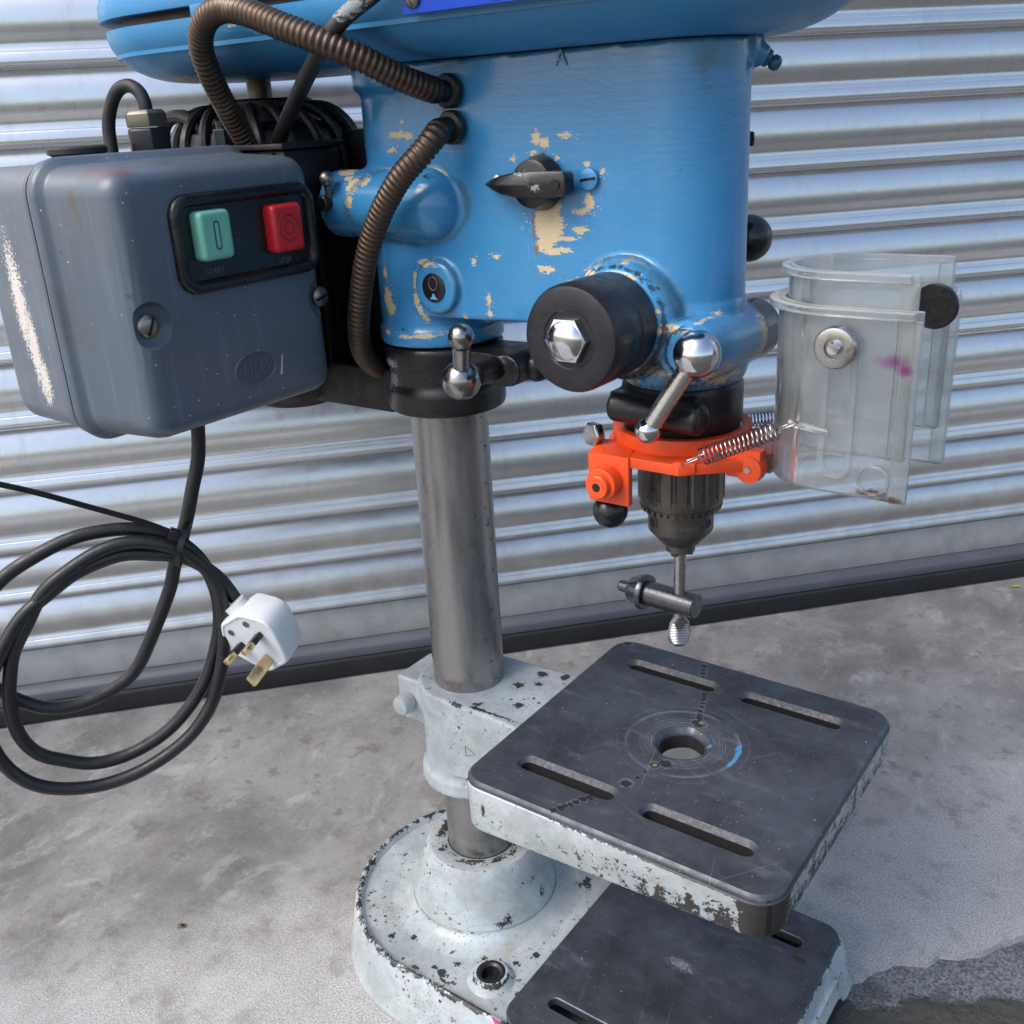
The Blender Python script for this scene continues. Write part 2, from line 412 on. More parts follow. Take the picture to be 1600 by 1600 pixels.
def m_concrete():
    t = NT("concrete")
    x, y, z = t.sep()
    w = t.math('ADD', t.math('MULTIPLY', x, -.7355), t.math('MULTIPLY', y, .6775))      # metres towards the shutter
    near = t.step(t.math('ADD', w, t.math('MULTIPLY', t.math('SUBTRACT', t.noise(6, 6, .65), .5), .42)), .20, -.06)   # rougher away from the shutter; darker tone beside it holds dirt plus painted shade
    big = t.noise(4.5, 7, .68, dist=.4); mid = t.noise(24, 6, .7)
    strk = t.noise(1, 7, .72, t.scale(t.pos, (17, 11, 10)), dist=.5)
    fine = t.noise(150, 8, .85); grit = t.noise(480, 6, .9)
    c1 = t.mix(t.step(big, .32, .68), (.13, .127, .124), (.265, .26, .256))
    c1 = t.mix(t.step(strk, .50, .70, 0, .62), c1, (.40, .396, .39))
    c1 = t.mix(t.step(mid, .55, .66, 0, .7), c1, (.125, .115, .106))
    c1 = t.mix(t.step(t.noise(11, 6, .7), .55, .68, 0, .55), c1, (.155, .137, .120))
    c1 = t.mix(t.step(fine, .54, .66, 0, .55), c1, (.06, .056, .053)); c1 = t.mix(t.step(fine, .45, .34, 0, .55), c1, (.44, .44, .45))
    c2 = t.mix(t.step(grit, .38, .62), (.20, .195, .19), (.66, .65, .64))
    c2 = t.mix(t.step(fine, .55, .68, 0, .55), c2, (.11, .105, .10)); c2 = t.mix(t.step(fine, .44, .32, 0, .5), c2, (.66, .655, .65))
    c2 = t.mix(t.step(mid, .50, .66, 0, .5), c2, (.25, .24, .235)); c2 = t.mix(t.step(big, .5, .64, 0, .35), c2, (.31, .30, .295))
    c2 = t.mix(t.step(strk, .56, .72, 0, .5), c2, (.58, .58, .585))
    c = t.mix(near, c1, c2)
    c = t.mix(t.step(t.noise(55, 5, .75), .66, .72, 0, .75), c, (.06, .053, .046))
    c = t.mix(t.specks(120, .11, .86), c, (.05, .043, .038)); c = t.mix(t.specks(230, .12, .86), c, (.6, .6, .6))
    h = t.math('ADD', t.math('MULTIPLY', mid, .5), t.math('MULTIPLY', t.math('ADD', fine, t.math('MULTIPLY', grit, .8)), t.mixf(near, .3, .7)))
    return t.fin(Base_Color=c, Roughness=t.step(big, .3, .7, .6, .85), Normal=t.bump(h, .0016, .6))
def m_asphalt():
    t = NT("damp_asphalt"); x, y, z = t.sep()
    w = t.math('ADD', t.math('MULTIPLY', x, .60), t.math('MULTIPLY', y, -.80))
    g = t.noise(300, 5, .75); b = t.noise(22, 5, .65)
    c = t.mix(t.step(g, .35, .65), (.06, .06, .066), (.30, .305, .325))
    c = t.mix(t.step(b, .5, .66, 0, .6), c, (.055, .052, .035))
    band = t.step(t.math('ADD', w, t.math('MULTIPLY', t.math('SUBTRACT', t.noise(40, 4), .5), .05)), .118, .135)
    c2 = t.mix(t.noise(130, 5, .7), (.02, .018, .013), (.11, .105, .085))
    c = t.mix(band, c, c2); c = t.mix(t.specks(190, .12, .75), c, (.4, .42, .46))
    h = t.math('ADD', g, t.math('MULTIPLY', t.math('MULTIPLY', t.noise(55, 5), band), 4.))
    return t.fin(Base_Color=c, Roughness=.6, Normal=t.bump(h, .003, .7))
def m_clear(name, pink=True, hz0=.05, hz1=.20, glass=.25):
    t = NT(name)
    sc_ = t.noise(1, 5, .7, t.scale(t.pos, (90, 60, 40)), dist=1.2)
    c = t.mix(t.step(sc_, .55, .75, 0, .5), (.978, .986, .978), (.905, .92, .91))
    if pink:
        pk = t.step(t.math('ADD', t.blobs([((396, -48, 693), (15, 8, 7)), ((404, -48, 688), (8, 8, 6))]), t.math('MULTIPLY', t.math('SUBTRACT', t.noise(140, 4), .5), .8)), .05, .8, 0, .85)
        c = t.mix(pk, c, (.86, .16, .66))
        br = t.step(t.math('ADD', t.blobs([((391, -47, 605), (14, 8, 4)), ((402, -47, 603), (12, 6, 3))]), t.math('SUBTRACT', t.noise(200, 3), .5)), .1, .5, 0, .8)
        c = t.mix(br, c, (.35, .19, .09))
    haze = t.step(t.noise(28, 6, .7), .42, .72, hz0, hz1)
    t.fin(Base_Color=c, Roughness=t.step(sc_, .4, .75, .05, .2), IOR=1.4, Transmission_Weight=.96, Normal=t.bump(sc_, .0005, .2))
    fr = t.n("Fresnel", IOR=1.45)
    tr = t.n("BsdfTransparent", Color=c); gl_ = t.n("BsdfGlossy", Color=(1, 1, 1), Roughness=.05)
    df = t.n("BsdfDiffuse", Color=t.mix(.5, c, (.8, .84, .86))); tl_ = t.n("BsdfTranslucent", Color=c)
    hz = t.n("MixShader", _0=.5, _1=df, _2=tl_)
    a = t.n("MixShader", _0=fr, _1=tr, _2=gl_)
    b = t.n("MixShader", _0=haze, _1=a, _2=hz)
    d = t.n("MixShader", _0=glass, _1=b, _2=t.b.outputs[0])
    t.t.links.new(d, t.out.inputs[0])
    return t.m
def m_box():
    t = NT("grey_enamel")
    x, y, z = t.sep()
    c = t.mix(t.noise(9, 4), (.072, .094, .122), (.097, .121, .155))
    c = t.mix(t.step(t.noise(1, 5, .6, t.scale(t.pos, (120, 120, 7))), .52, .72, 0, .3), c, (.155, .185, .25))
    c = t.mix(t.step(t.noise(14, 7, .72), .52, .72, 0, .6), c, (.078, .074, .074)); c = t.mix(t.step(t.noise(70, 6, .75), .60, .72, 0, .5), c, (.15, .165, .19)); c = t.mix(t.step(t.noise(46, 6, .75), .64, .72, 0, .6), c, (.05, .042, .04))
    w = t.math('MAXIMUM', t.specks(64, .06, .72), t.specks(150, .09, .84)); c = t.mix(w, c, (.75, .76, .78))
    k = t.math('ADD', t.blobs([((-174, -277, 735), (14, 6, 66)), ((-168, -277, 700), (12, 6, 52)), ((-163, -277, 676), (12, 6, 30))]), t.math('MULTIPLY', t.math('SUBTRACT', t.noise(480, 4, .7), .5), 2.4))
    c = t.mix(t.step(k, .42, .5), c, t.mix(t.noise(60, 3), (.55, .47, .40), (.72, .68, .64)))
    pr = t.step(t.math('ADD', t.blobs([((-60, -255, 829), (40, 40, 12)), ((-45, -225, 829), (24, 60, 8))]), t.math('MULTIPLY', t.math('SUBTRACT', t.noise(50, 5), .5), 1.2)), .2, .6, 0, .75)
    c = t.mix(pr, c, (.13, .075, .075))
    gr = t.step(t.math('ADD', t.blobs([((-82, -277, 806), (7, 8, 20)), ((-78, -277, 794), (4, 8, 15))]), t.math('MULTIPLY', t.math('SUBTRACT', t.noise(140, 5), .5), 1.3)), .25, .6, 0, .7)
    c = t.mix(gr, c, (.085, .085, .04))
    dk = t.specks(75, .08, .86); c = t.mix(dk, c, (.03, .03, .05))
    return t.fin(Base_Color=c, Roughness=t.step(t.noise(25, 5), .3, .7, .30, .45), Normal=t.bump(t.noise(45, 4), .0006, .18), Coat_Weight=.15, Coat_Roughness=.25)
def m_conduit():
    t = NT("bronzed_conduit")
    c = t.mix(t.noise(45, 5), (.055, .036, .027), (.125, .09, .066))
    c = t.mix(t.step(t.noise(24, 4), .60, .70, 0, .6), c, (.20, .17, .12))
    c = t.mix(t.step(t.noise(70, 5, .7), .70, .73, 0, .8), c, (.10, .25, .34))
    return t.fin(Base_Color=c, Metallic=.75, Roughness=.42)

BL_HEAD = m_blue("blue_machine_paint", True)
BL_GUARD = m_blue("blue_guard_paint", False, [((-78, -124, 918), (14, 12, 3)), ((-62, -124, 912), (4, 10, 3)), ((-312, -28, 938), (14, 26, 8)), ((100, -112, 900), (2, 5, 2)), ((-200, -60, 887), (60, 40, 3))], .34, .48, 0.)
WH_BASE = m_white("base_paint", [((49, -125, 60), (13, 9, 12)), ((36, -118, 60), (15, 7, 12)), ((41, -101, 60), (10, 7, 12)), ((25, -116, 60), (10, 6, 12)), ((93, -68, 60), (7, 6, 12)), ((100, -49, 60), (6, 6, 12)), ((74, -74, 60), (6, 5, 12)), ((90, 63, 60), (16, 14, 12)), ((10, -128, 60), (8, 5, 12)), ((-40, -108, 60), (7, 6, 12)), ((60, -80, 60), (6, 5, 12)), ((-70, -98, 62), (9, 8, 6)), ((112, -100, 60), (5, 8, 12)), ((-118, 30, 62), (6, 12, 6)), ((-128, -40, 63), (6, 16, 5)), ((-5, -140, 62), (18, 5, 5)), ((60, -141, 62), (24, 5, 5)), ((-85, -71, 60), (5, 5, 12)), ((-19, -100, 60), (7, 6, 12)), ((56, -42, 74), (16, 14, 9)), ((38, -55, 74), (14, 10, 6)), ((68, 6, 78), (8, 16, 12)), ((60, -30, 72), (10, 12, 5))],
                  extra=lambda t: t.math('MAXIMUM', t.math('MULTIPLY', t.math('MULTIPLY', t.step(t.math('ABSOLUTE', t.math('SUBTRACT', t.sep()[2], .064)), .0045, .0), t.step(t.n("VectorMath", 1, props={'operation': 'LENGTH'}, _0=t.scale(t.pos, (1, 1, 0))), .110, .125)), .55),
                          t.math('MULTIPLY', t.math('MULTIPLY', t.step(t.sep()[2], .1262, .1270), t.step(t.n("VectorMath", 1, props={'operation': 'LENGTH'}, _0=t.scale(t.pos, (1, 1, 0))), .055, .040)), .55)))
def skirt_extra(t):
    x, y, z = t.sep()
    wx = t.step(x, .12, .37)                                        # more worn towards the front corner
    front = t.step(x, .366, .373)
    low = t.step(z, .324, .286, .25, 1.)
    topb = t.step(z, .3215, .3245)
    e = t.math('MULTIPLY', t.math('MULTIPLY', wx, low), .72)
    e = t.math('MAXIMUM', e, t.math('MULTIPLY', t.math('MULTIPLY', topb, wx), 1.5))
    corner = t.step(t.math('SUBTRACT', x, y), .482, .503)
    e = t.math('MAXIMUM', e, t.math('MULTIPLY', corner, 1.7))
    e = t.math('MAXIMUM', e, t.math('MULTIPLY', front, .32))
    return e
WH_TABLE = m_white("table_paint", [((122, -141, 304), (3, 8, 9))], extra=skirt_extra, sp=(150, .22, .45))
WH_BRK = m_white("bracket_paint", [((60, -45, 325), (40, 4, 5)), ((20, -49, 325), (14, 5, 4)), ((-44, -32, 224), (7, 12, 7)), ((55, 10, 326), (9, 8, 4)), ((75, -20, 326), (8, 7, 4)), ((62, 38, 326), (10, 7, 4)), ((85, 45, 326), (8, 8, 4)), ((40, -38, 326), (7, 6, 4)), ((88, -46, 322), (12, 10, 5)), ((70, 20, 326), (7, 6, 4))], sp=(120, .26, .42))
FE_TABLE = m_iron("machined_table_iron", [((a, b, 329.4), (r*1.35, r*1.2, 6)) for a, b, r in ((234, 35, 5), (237, -33, 4.6), (230, -40, 3.6), (222, -74, 4), (203, -110, 3), (198, -121, 2.4), (193, -128, 3), (190, -134, 2.6), (200, 115, 2.8), (195, 128, 3.2), (221, 74, 2.2), (225, 61, 2.2), (229, 48, 2.4), (108, 130, 4), (206, -105, 2.6), (209, -99, 2.2), (200, -116, 2.6), (195, -124, 2.2), (198, 121, 2.2), (203, 109, 2), (217, 82, 2.4), (219, 78, 2), (223, 67, 2.2), (227, 54, 2.2), (231, 43, 2.6), (226, -62, 1.8), (228, -52, 1.6))],
                  rings=(235, 1, ((49, 2.0, 1.), (47, .8, .5), (57, .9, .4), (37, 1., .7), (34.5, .8, .6), (32, 1., .9), (29.5, 1., .7), (27, 1.2, 1.))),
                  marks=[([((279.5, 19, 329), (2.6, 6, 5)), ((282.5, 11, 329), (2.4, 8, 5)), ((283.5, 2, 329), (2.4, 8, 5)), ((283, -6, 329), (2.4, 6, 5)), ((257, 9, 329), (3, 3, 5))], (.09, .30, .52)),
                         ([((230, -40, 329), (2.6, 2.6, 5)), ((236, 37, 329), (3, 2.5, 5))], (.30, .22, .13))])
FE_CH = simple("slot_chamfer_iron", (.050, .054, .066), .5, .2, 140, .35, .3, 500); FE_IN = simple("slot_shade_iron", (.006, .005, .0045), .8, 0, 140, .4, .3, 300)  # slot walls near black: shade inside the slots put into the colour
FE_BASE = m_iron("machined_base_iron", marks=[([((318, 92, 64), (9, 4, 5)), ((326, 78, 64), (10, 5, 5))], (.035, .032, .03))], extra_rub=[((233, 10, 64), (26, 13, 6))])
COLM = m_column()
BLK = m_black("black_paint", [((-30, -42, 636), (26, 20, 14)), ((-42, -34, 612), (26, 20, 10)), ((-20, -48, 652), (16, 12, 8))])
BLK_M = m_black("motor_black", (), .5)
BLK_K = m_black("black_phenolic", [((140, -60, 806), (12, 18, 3)), ((152, -70, 797), (8, 6, 4))], .28)
BLK_D = simple("blackened_steel", (.019, .018, .023), .38, .3, 90, .55, .3, 260)
CHROME = simple("chromed_steel", (.62, .62, .64), .13, 1., 150, .22)
SATIN = simple("satin_steel", (.74, .73, .71), .24, 1., 160, .12)
STEEL = simple("bright_steel", (.40, .39, .38), .28, 1., 120, .25)
DKST = simple("oiled_chuck_steel", (.125, .112, .10), .36, .75, 120, .35, .15, 700)
KEYST = simple("black_oxide_steel", (.085, .088, .10), .27, .8, 150, .3, .1, 600)
ORANGE = simple("orange_plastic", (.78, .078, .014), .38, 0, 55, .22, .2, 500)
CLEAR = m_clear("scuffed_clear_plastic"); CLEAR2 = m_clear("clear_plastic", False); CLEAR4 = m_clear("clear_plastic_moulding", False, .10, .28, .3); CLEAR3 = m_clear("clear_edge_glint", False, .5, .75, .15)
BOX = m_box()
COND = m_conduit()
RUB = simple("black_rubber", (.0045, .0045, .005), .36, 0, 40, .3, .12, 700)
RUBB = simple("dusty_black_rubber", (.012, .012, .014), .55, 0, 30, .4, .2, 300)
PLUGW = simple("white_plastic", (.66, .68, .70), .33, 0, 55, .14, .1, 200)
BRASS = simple("brass", (.66, .50, .25), .28, 1., 120, .2)
GREEN = simple("green_plastic", (.17, .46, .34), .35, 0, 60, .15)
GREEND = simple("green_engraving", (.03, .09, .07), .5)
RED = simple("red_plastic", (.58, .02, .025), .33, 0, 60, .15)
REDD = simple("red_engraving", (.22, .006, .01), .5)
SIGN = simple("blue_sign_enamel", (.008, .06, .46), .28, 0, 30, .1)
GREYT = simple("faded_lettering", (.10, .10, .115), .5)
BOXD = simple("enamel_shadow_line", (.068, .08, .105), .42)
GALV = m_galv()
RAIL = simple("rail_grey_paint", (.20, .215, .235), .42, .4, 9, .25, .1, 40)
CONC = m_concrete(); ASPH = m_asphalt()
MAG = simple("magenta_paint", (.48, .03, .24), .45, 0, 90, .3)
LEAF = simple("green_leaf", (.20, .29, .06), .5); LEAFB = simple("dead_leaf", (.10, .075, .03), .7)

# ------------------------------------------------------------------ ground
PSI, DW = 0.8264045, 622.5
WN = Vector((-math.sin(PSI), math.cos(PSI), 0)); WT = Vector((math.cos(PSI), math.sin(PSI), 0))
def wall(t, d, z):                       # along the shutter, out from the shutter face towards the drill, up
    p = WT*t+WN*(DW-d); return (p.x, p.y, z)
g = MB().add([(-9000, -9000, -9), (9000, -9000, -9), (9000, 9000, -9), (-9000, 9000, -9)], [(0, 1, 2, 3)])
tag(g.build('ground', ASPH), kind='structure')
edge = [(361, 148), (375, 176), (389, 193), (415, 213), (442, 240), (470, 268), (492, 303), (640, 470), (1200, 1080), (4000, 4200)]
pts = []
for a, b in zip(edge, edge[1:]):
    n = max(2, int((Vector(b)-Vector(a)).length/9)) if b[0] < 900 else 12
    for k in range(n):
        p = Vector(a).lerp(Vector(b), k/n); q = mnoise.noise(Vector((p.x*.045, p.y*.045, 3)))*8+mnoise.noise(Vector((p.x*.2, p.y*.2, 8)))*3
        pts.append((p.x+q*.7, p.y-q*.7))
pts0 = pts
WF = WT*-4200-WN*1500  # unseen pavement edge, shaped so the slats mirror darker asphalt beyond
pts = [(WF.x, WF.y), (120, -1750), (250, -800), (330, -300), (340, -120), (333, 0), (337, 60), (350, 118)]+pts0+[(3000, 8800), (-8800, 8800)]
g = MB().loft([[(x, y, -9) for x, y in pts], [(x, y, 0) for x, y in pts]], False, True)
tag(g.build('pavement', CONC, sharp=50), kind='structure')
g = MB(); g.lathe([(.2, 0), (5, .6), (3, 1.6), (.3, 1.8)], (-297, -189, .3), seg=7)
g.v = [(x+random.uniform(-3, 3), y+random.uniform(-2, 2), z) for x, y, z in g.v]
tag(g.build('crumb', LEAFB), 'small brown crumb of dirt on the concrete left of the base', 'debris')
c = wall((Vector((294.7, 1192.7, 0)).dot(WT)), 60, 1)
g = MB().add([(c[0]-9, c[1]-3, 1), (c[0], c[1]-6, 3), (c[0]+11, c[1]+2, 2), (c[0]+1, c[1]+3, 4), (c[0]-9, c[1]-3, .2), (c[0], c[1]-6, 2.2), (c[0]+11, c[1]+2, 1.2), (c[0]+1, c[1]+3, 3.2)], [(0, 1, 2, 3), (7, 6, 5, 4), (0, 4, 5, 1), (1, 5, 6, 2), (2, 6, 7, 3), (3, 7, 4, 0)])
tag(g.build('leaf', LEAF), 'tiny yellow green leaf on the concrete by the shutter', 'leaf')

# ------------------------------------------------------------------ roller shutter
sh = empty('roller_shutter', wall(0, 0, 0))
tag(sh, 'galvanised roller shutter door with curved slats behind the drill', 'shutter')
SH0 = Vector(wall(0, 0, 0))
prof = [(0, 3.2), (.02, 5.0), (.08, 8.6), (.17, 12.6), (.26, 15.4), (.35, 17.2), (.44, 17.7), (.53, 16.6), (.61, 14.4), (.67, 12.9), (.72, 13.1), (.775, 14.9), (.79, 15.1), (.80, 15.9), (.86, 17.7), (.905, 18.3), (.945, 17.4), (.972, 14), (.984, 7), (.993, 0), (1., -3)]
pc = catmull([(0, d, -t_*93.09) for t_, d in prof], 4)
T0, T1 = -2300, 2300
sg = MB(); loops = []
NX = 24
for k in range(NX+1):
    t_ = T0+(T1-T0)*k/NX
    loops.append([WT*t_-WN*p.y+Vector((0, 0, p.z)) for p in pc])
sg.loft(loops, False, False, closed=False)
sme = sg.mesh('slat', sharp=60, doubles=False); sme.materials.append(GALV)
def slat(z, sz):
    o = bpy.data.objects.new('slat', sme); COL.objects.link(o); o.parent = sh; o.location = (-WN.x*random.uniform(-.0006, .0006), -WN.y*random.uniform(-.0006, .0006), z*S+random.uniform(-.0012, .0012)); o.rotation_euler = (0, 0, random.uniform(-.0006, .0006)); o.scale = (1, 1, sz); return o
z = 928.7+93.09*17
while z > 280: slat(z, 1); z -= 93.09
slat(277.1, 76.6/93.09); slat(200.5, 82/93.09)
def wprism(name, sec, mat, label=None, **k):
    mb = MB().loft([[WT*t_-WN*d+Vector((0, 0, zz)) for d, zz in sec] for t_ in (T0, -800, 0, 800, T1)], True, True)
    return mb.build(name, mat, sh, label, **k)
wprism('bottom_rail', [(-8, 118), (6, 118), (9, 116), (15, 62), (-8, 62)], m_galv("weathered_rail", .35, .62), 'plain grey bottom rail of the shutter', bevel=1.5)
wprism('rail_step', [(-8, 61.5), (16, 61.5), (25, 58), (31, 52), (32, 38), (-8, 38)], simple("dark_rail_paint", (.085, .09, .105), .45, .1, 9, .3, .1, 40), 'dark grey angle along the foot of the shutter', bevel=1.5)
wprism('rubber_seal', [(-6, 37), (30, 37.4), (33, 32), (31, 4), (26, 1), (-6, 1)], RUBB, 'black rubber seal under the shutter', bevel=2)

# ------------------------------------------------------------------ the drill
DR = empty('drill_press'); tag(DR, 'blue and grey bench pillar drill standing on the concrete before a shutter', 'drill')

# base
def dsh(off, seg=30):
    out = []; r = 141+off; fx = 352+off; rc = 24
    for k in range(seg+1):
        t_ = R(90+180*k/seg); out.append((r*math.cos(t_), r*math.sin(t_)))
    for k in range(1, 12): out.append((k/12*(fx-rc), -r))
    for k in range(9):
        t_ = R(-90+90*k/8); out.append((fx-rc+rc*math.cos(t_), -r+rc+rc*math.sin(t_)))
    for k in range(1, 24): out.append((fx, -r+rc+(2*r-2*rc)*k/24))
    for k in range(9):
        t_ = R(90*k/8); out.append((fx-rc+rc*math.cos(t_), r-rc+rc*math.sin(t_)))
    for k in range(1, 12): out.append(((fx-rc)*(1-k/12), r))
    return out
def arch(z0):
    def fz(p):
        x, y = p
        if x > 345 and abs(y) < 112: return z0+26*(1-max(0, (abs(y)-92)/20))
        return z0
    return fz
mb = MB(); lv = []
for off, z_ in ((11, .5), (11.5, 4), (9, 9), (7.5, 20), (4, 45), (1.5, 58), (0, 62.5), (-2.5, 64), (-5, 63.6), (-7.5, 60), (-9, 57.5), (-13, 56.5)):
    fz = arch(z_) if z_ < 21 else (lambda p, q=z_: q)
    lv.append([(x, y, min(fz((x, y)), 44)) if z_ < 21 else (x, y, z_) for x, y in dsh(off)])
mb.loft(lv, True, False)
fl = [p for p in dsh(-13) if p[0] < 112]
ps = [p for p in fl if p[1] > 0 and p[0] > 0]; ng = [p for p in fl if not (p[1] > 0 and p[0] > 0)]
flo = ng+[(124, -128), (124, 128)]+sorted(ps, key=lambda p: -p[0])
mb.add([(x, y, 56.5) for x, y in flo], [tuple(range(len(flo)))])
mb.lathe([(102, 56.4), (94, 57.5), (86, 60.5), (79.5, 64.5), (78.5, 66.5), (77, 66.2), (76.6, 67.5), (77.4, 69), (76.6, 71), (73, 80), (68, 98), (62, 116), (59, 124), (56.5, 127.5), (54, 128.3), (40, 127.2), (36, 126), (35.6, 120)], seg=72)
mb.lathe([(24, 56.4), (20, 60), (17.5, 64.5), (15.5, 65.6), (11.5, 65.4), (9.2, 63.6), (8.6, 57)], (81, -97.5, 0), seg=36, cap=False)
base = mb.build('base', WH_BASE, DR, 'pale grey chipped cast iron base')
MB().lathe([(9, 0), (9, .4)], (81, -97.5, 56.8), seg=24).build('bolt_hole', RUB, base)
mb = MB().lathe([(14.5, 65.7), (14.2, 65.85), (11.4, 65.6), (9.1, 63.7), (8.5, 57.4), (8.7, 57.4), (9.4, 63.5)], (81, -97.5, 0), seg=36, cap=False); mb.build('bolt_seat', BLK_D, base)
def holes_for(slots, zt, zb, rw, chf):
    return [[(stadium(a+chf, b-chf, y, rw-chf), zb), (stadium(a+chf, b-chf, y, rw-chf), zt-chf), (stadium(a, b, y, rw), zt)] for a, b, y in slots]
def dplate(off):
    x0, x1, h, rc = 118-off, 351+off, 138+off, 22
    o = rrect(x0, x1, -h, h, rc); return o
ho = holes_for([(147, 228, -95), (243, 322, -95), (147, 228, 98), (243, 322, 98)], 66, 57.2, 7.5, 1)
plate('work_surface', [(dplate(0), 57.2), (dplate(0), 65.2), (dplate(-.8), 66)], ho, [FE_BASE], base, 'dark machined plate of the base')
mb = MB().add([(113, -139.5, 65.2), (121, -140.5, 65.4), (140, -141.5, 64.6), (150, -142.6, 62), (134, -142.9, 60), (118, -141.9, 62)], [(0, 1, 2, 3, 4, 5)]); 
mb.add([(x, y+.8, z_-.6) for x, y, z_ in mb.v], [(5, 4, 3, 2, 1, 0)]); mb.build('paint_dab', MAG, base, 'magenta paint dab on the base edge')

# column
MB().lathe([(35, 100), (35, 700)], seg=72, cap=False).build('column', COLM, DR, 'bare turned steel column')

# table
def rr(off, r=22): return rrect(95.6-off, 376.5+off, -139.5-off, 139.5+off, r+off, 9)
ZT = 329.4
def botz(x, y): return 279+14*(x-96)/281
ZU = 329.4-19.
def hole(r, n=104):
    out = []
    for i in range(n):
        a = 2*PI*i/n
        b = sum(h_*math.exp(-(((a-c_+PI) % (2*PI)-PI)/.3)**2) for c_, h_ in ((R(98), 1.2), (R(258), 1.6)))
        q = r+b; out.append((235+q*math.cos(a), 1+q*math.sin(a)))
    return out
sl = [(127, 224, -92.5), (246, 345, -94.5), (126, 224, 97), (244.5, 345, 97.5)]
ho = [[(stadium(a+4, b-4, y, 5.6), ZU), (stadium(a+3.6, b-3.6, y, 6), ZT-4.5), (stadium(a, b, y, 9.8), ZT)] for a, b, y in sl]
ho.append([(hole(19.5), ZU), (hole(19.5), ZT-6), (hole(21), ZT-3), (hole(24), ZT)])
table = plate('table', [(rr(-16, 26), ZU), (rr(-13), lambda x, y: botz(x, y)+1.5), (rr(-1.5), botz), (rr(0), lambda x, y: botz(x, y)+3), (rr(1), ZT-8), (rr(1), ZT-6.2), (rr(0), ZT-5), (rr(-.2), ZT-3.4), (rr(-1.2), ZT-1.6), (rr(-3.2), ZT)], ho, [WH_TABLE, FE_TABLE, FE_CH, FE_IN], DR, 'square slotted drill table')
for p in table.data.polygons:
    cz = p.center.z/S; cx, cyy = p.center.x/S, p.center.y/S
    inside = 100 < cx < 372 and -134 < cyy < 134
    if cz > ZT-5.05 or (inside and cz > ZU-.5): p.material_index = 1
    if inside and abs(p.normal.z) < .98 and cz > ZU-.5 and math.hypot(cx-235, cyy-1) > 45: p.material_index = 2 if p.normal.z > .3 else 3
    elif inside and abs(p.normal.z) < .3: p.material_index = 3

# bracket
mb = MB()
mb.lathe([(47, 214), (54, 214.5), (55, 218), (54.5, 229), (51, 233), (49.5, 240), (49, 296), (50, 302), (51, 305), (51, 324), (49.5, 326), (40, 326)], seg=64)
hw = 50
mb.loft([[(0, -hw, 238), (0, hw, 238), (0, hw, 326), (0, -hw, 326)], [(60, -hw-1, 244), (60, hw+1, 244), (60, hw+1, 326), (60, -hw-1, 326)], [(98, -hw-4, 255), (98, hw+4, 255), (98, hw+4, 326), (98, -hw-4, 326)], [(180, -40, 276), (180, 40, 276), (180, 40, 300), (180, -40, 300)]])
mb.box(-74, -30, -27, 27, 268, 317)
mb.cyl((-58, -27, 293), (-58, 27, 293), 17, 24)
remesh(mb, 'table_bracket', WH_BRK, table, 1.7, 5, 'pale grey table bracket clamped on the column')
MB().lathe([(7, 0), (10, 1), (10.5, 3), (10.5, 12), (9, 15), (5, 16)], (-60, -27, 291), (0, -1, 0), 20).build('clamp_bolt', WH_BRK, table)
mb = MB()
tri = [(31, 282), (43, 277), (31, 271)]
for a, b in zip(tri, tri[1:]+tri[:1]): mb.cyl((a[0], -50.6, a[1]), (b[0], -50.6, b[1]), .35, 6)
mb.build('casting_mark', GREYT, table)

# column collar under the head
mb = MB(); mb.lathe([(36, 606), (46, 606), (51.5, 608), (52.5, 612), (52.5, 626), (50.5, 630), (49, 632), (49, 646), (50.5, 648), (52.5, 650), (52.5, 664), (50, 667), (36, 667)], seg=64)
mb.box(30, 92, -34, 16, 640, 666); mb.cyl((92, -34, 653), (92, 16, 653), 13, 28)
mb.cyl((82, -64, 655), (82, -20, 655), 9, 20); mb.sphere((104, -8, 653), 13)
collar = remesh(mb, 'column_collar', BLK, DR, 1.6, 3, 'black painted clamp collar under the head')
def lever(name, big, rb, small, rs, mat, parent, top):
    b = Vector(big); s_ = Vector(small); d = (s_-b).normalized(); L_ = (s_-b).length
    o = MB().sphere(b, rb, 36).build(name, mat, parent, sharp=50)
    q = o if top else parent
    MB().sphere(s_, rs, 30).build(name+'_ball', mat, q, sharp=50)
    MB().lathe([(rb*.42, rb*.86), (rb*.42, rb*.98), (rs*.72, L_-rs*.8)], b, d, 28).build(name+'_rod', SATIN if top else mat, q)
    return o
lever('clamp_lever', (81, -78, 655), 15.5, (95, -92, 693), 10, simple('dull_lever_steel', (.30, .29, .29), .24, 1., 150, .3), collar, False)
MB().cyl((-50, -12, 598), (-50, -12, 607), 4, 12).build('grub_screw', BLK, collar)

# head casting
mb = MB()
ol = hull2(0, 50.5, 231.5, 42.6)
mb.loft([[(x*.995, y*.96, 694+(x if x > 0 else 0)*.02) for x, y in ol], [(x, y, 699) for x, y in ol], [(x, y, 885) for x, y in ol]])
mb.lathe([(49, 668), (53.5, 668.5), (54, 671), (54, 681), (51.5, 684), (51.5, 885)], seg=56)
mb.lathe([(53, 866), (57, 870), (57, 886)], seg=56)
mb.lathe([(41, 654), (44, 656), (44.3, 662), (43.3, 885)], (231.5, 0, 0), seg=56)
mb.cyl((-62, -44, 783), (42, -44, 783), 27, 40); mb.sphere((40, -44, 783), 27, 36)
mb.sphere((-10, -30, 783), 40, 30, (1.2, .8, .9))
mb.cyl((264, -60, 688), (264, 56, 685), 23, 36, ch=3)
mb.cyl((268, -63, 690), (268, -40, 690), 18, 36)
mb.lathe([(45, 658), (47, 664), (47, 700), (44, 716)], (232.5, 0, 0), seg=48)
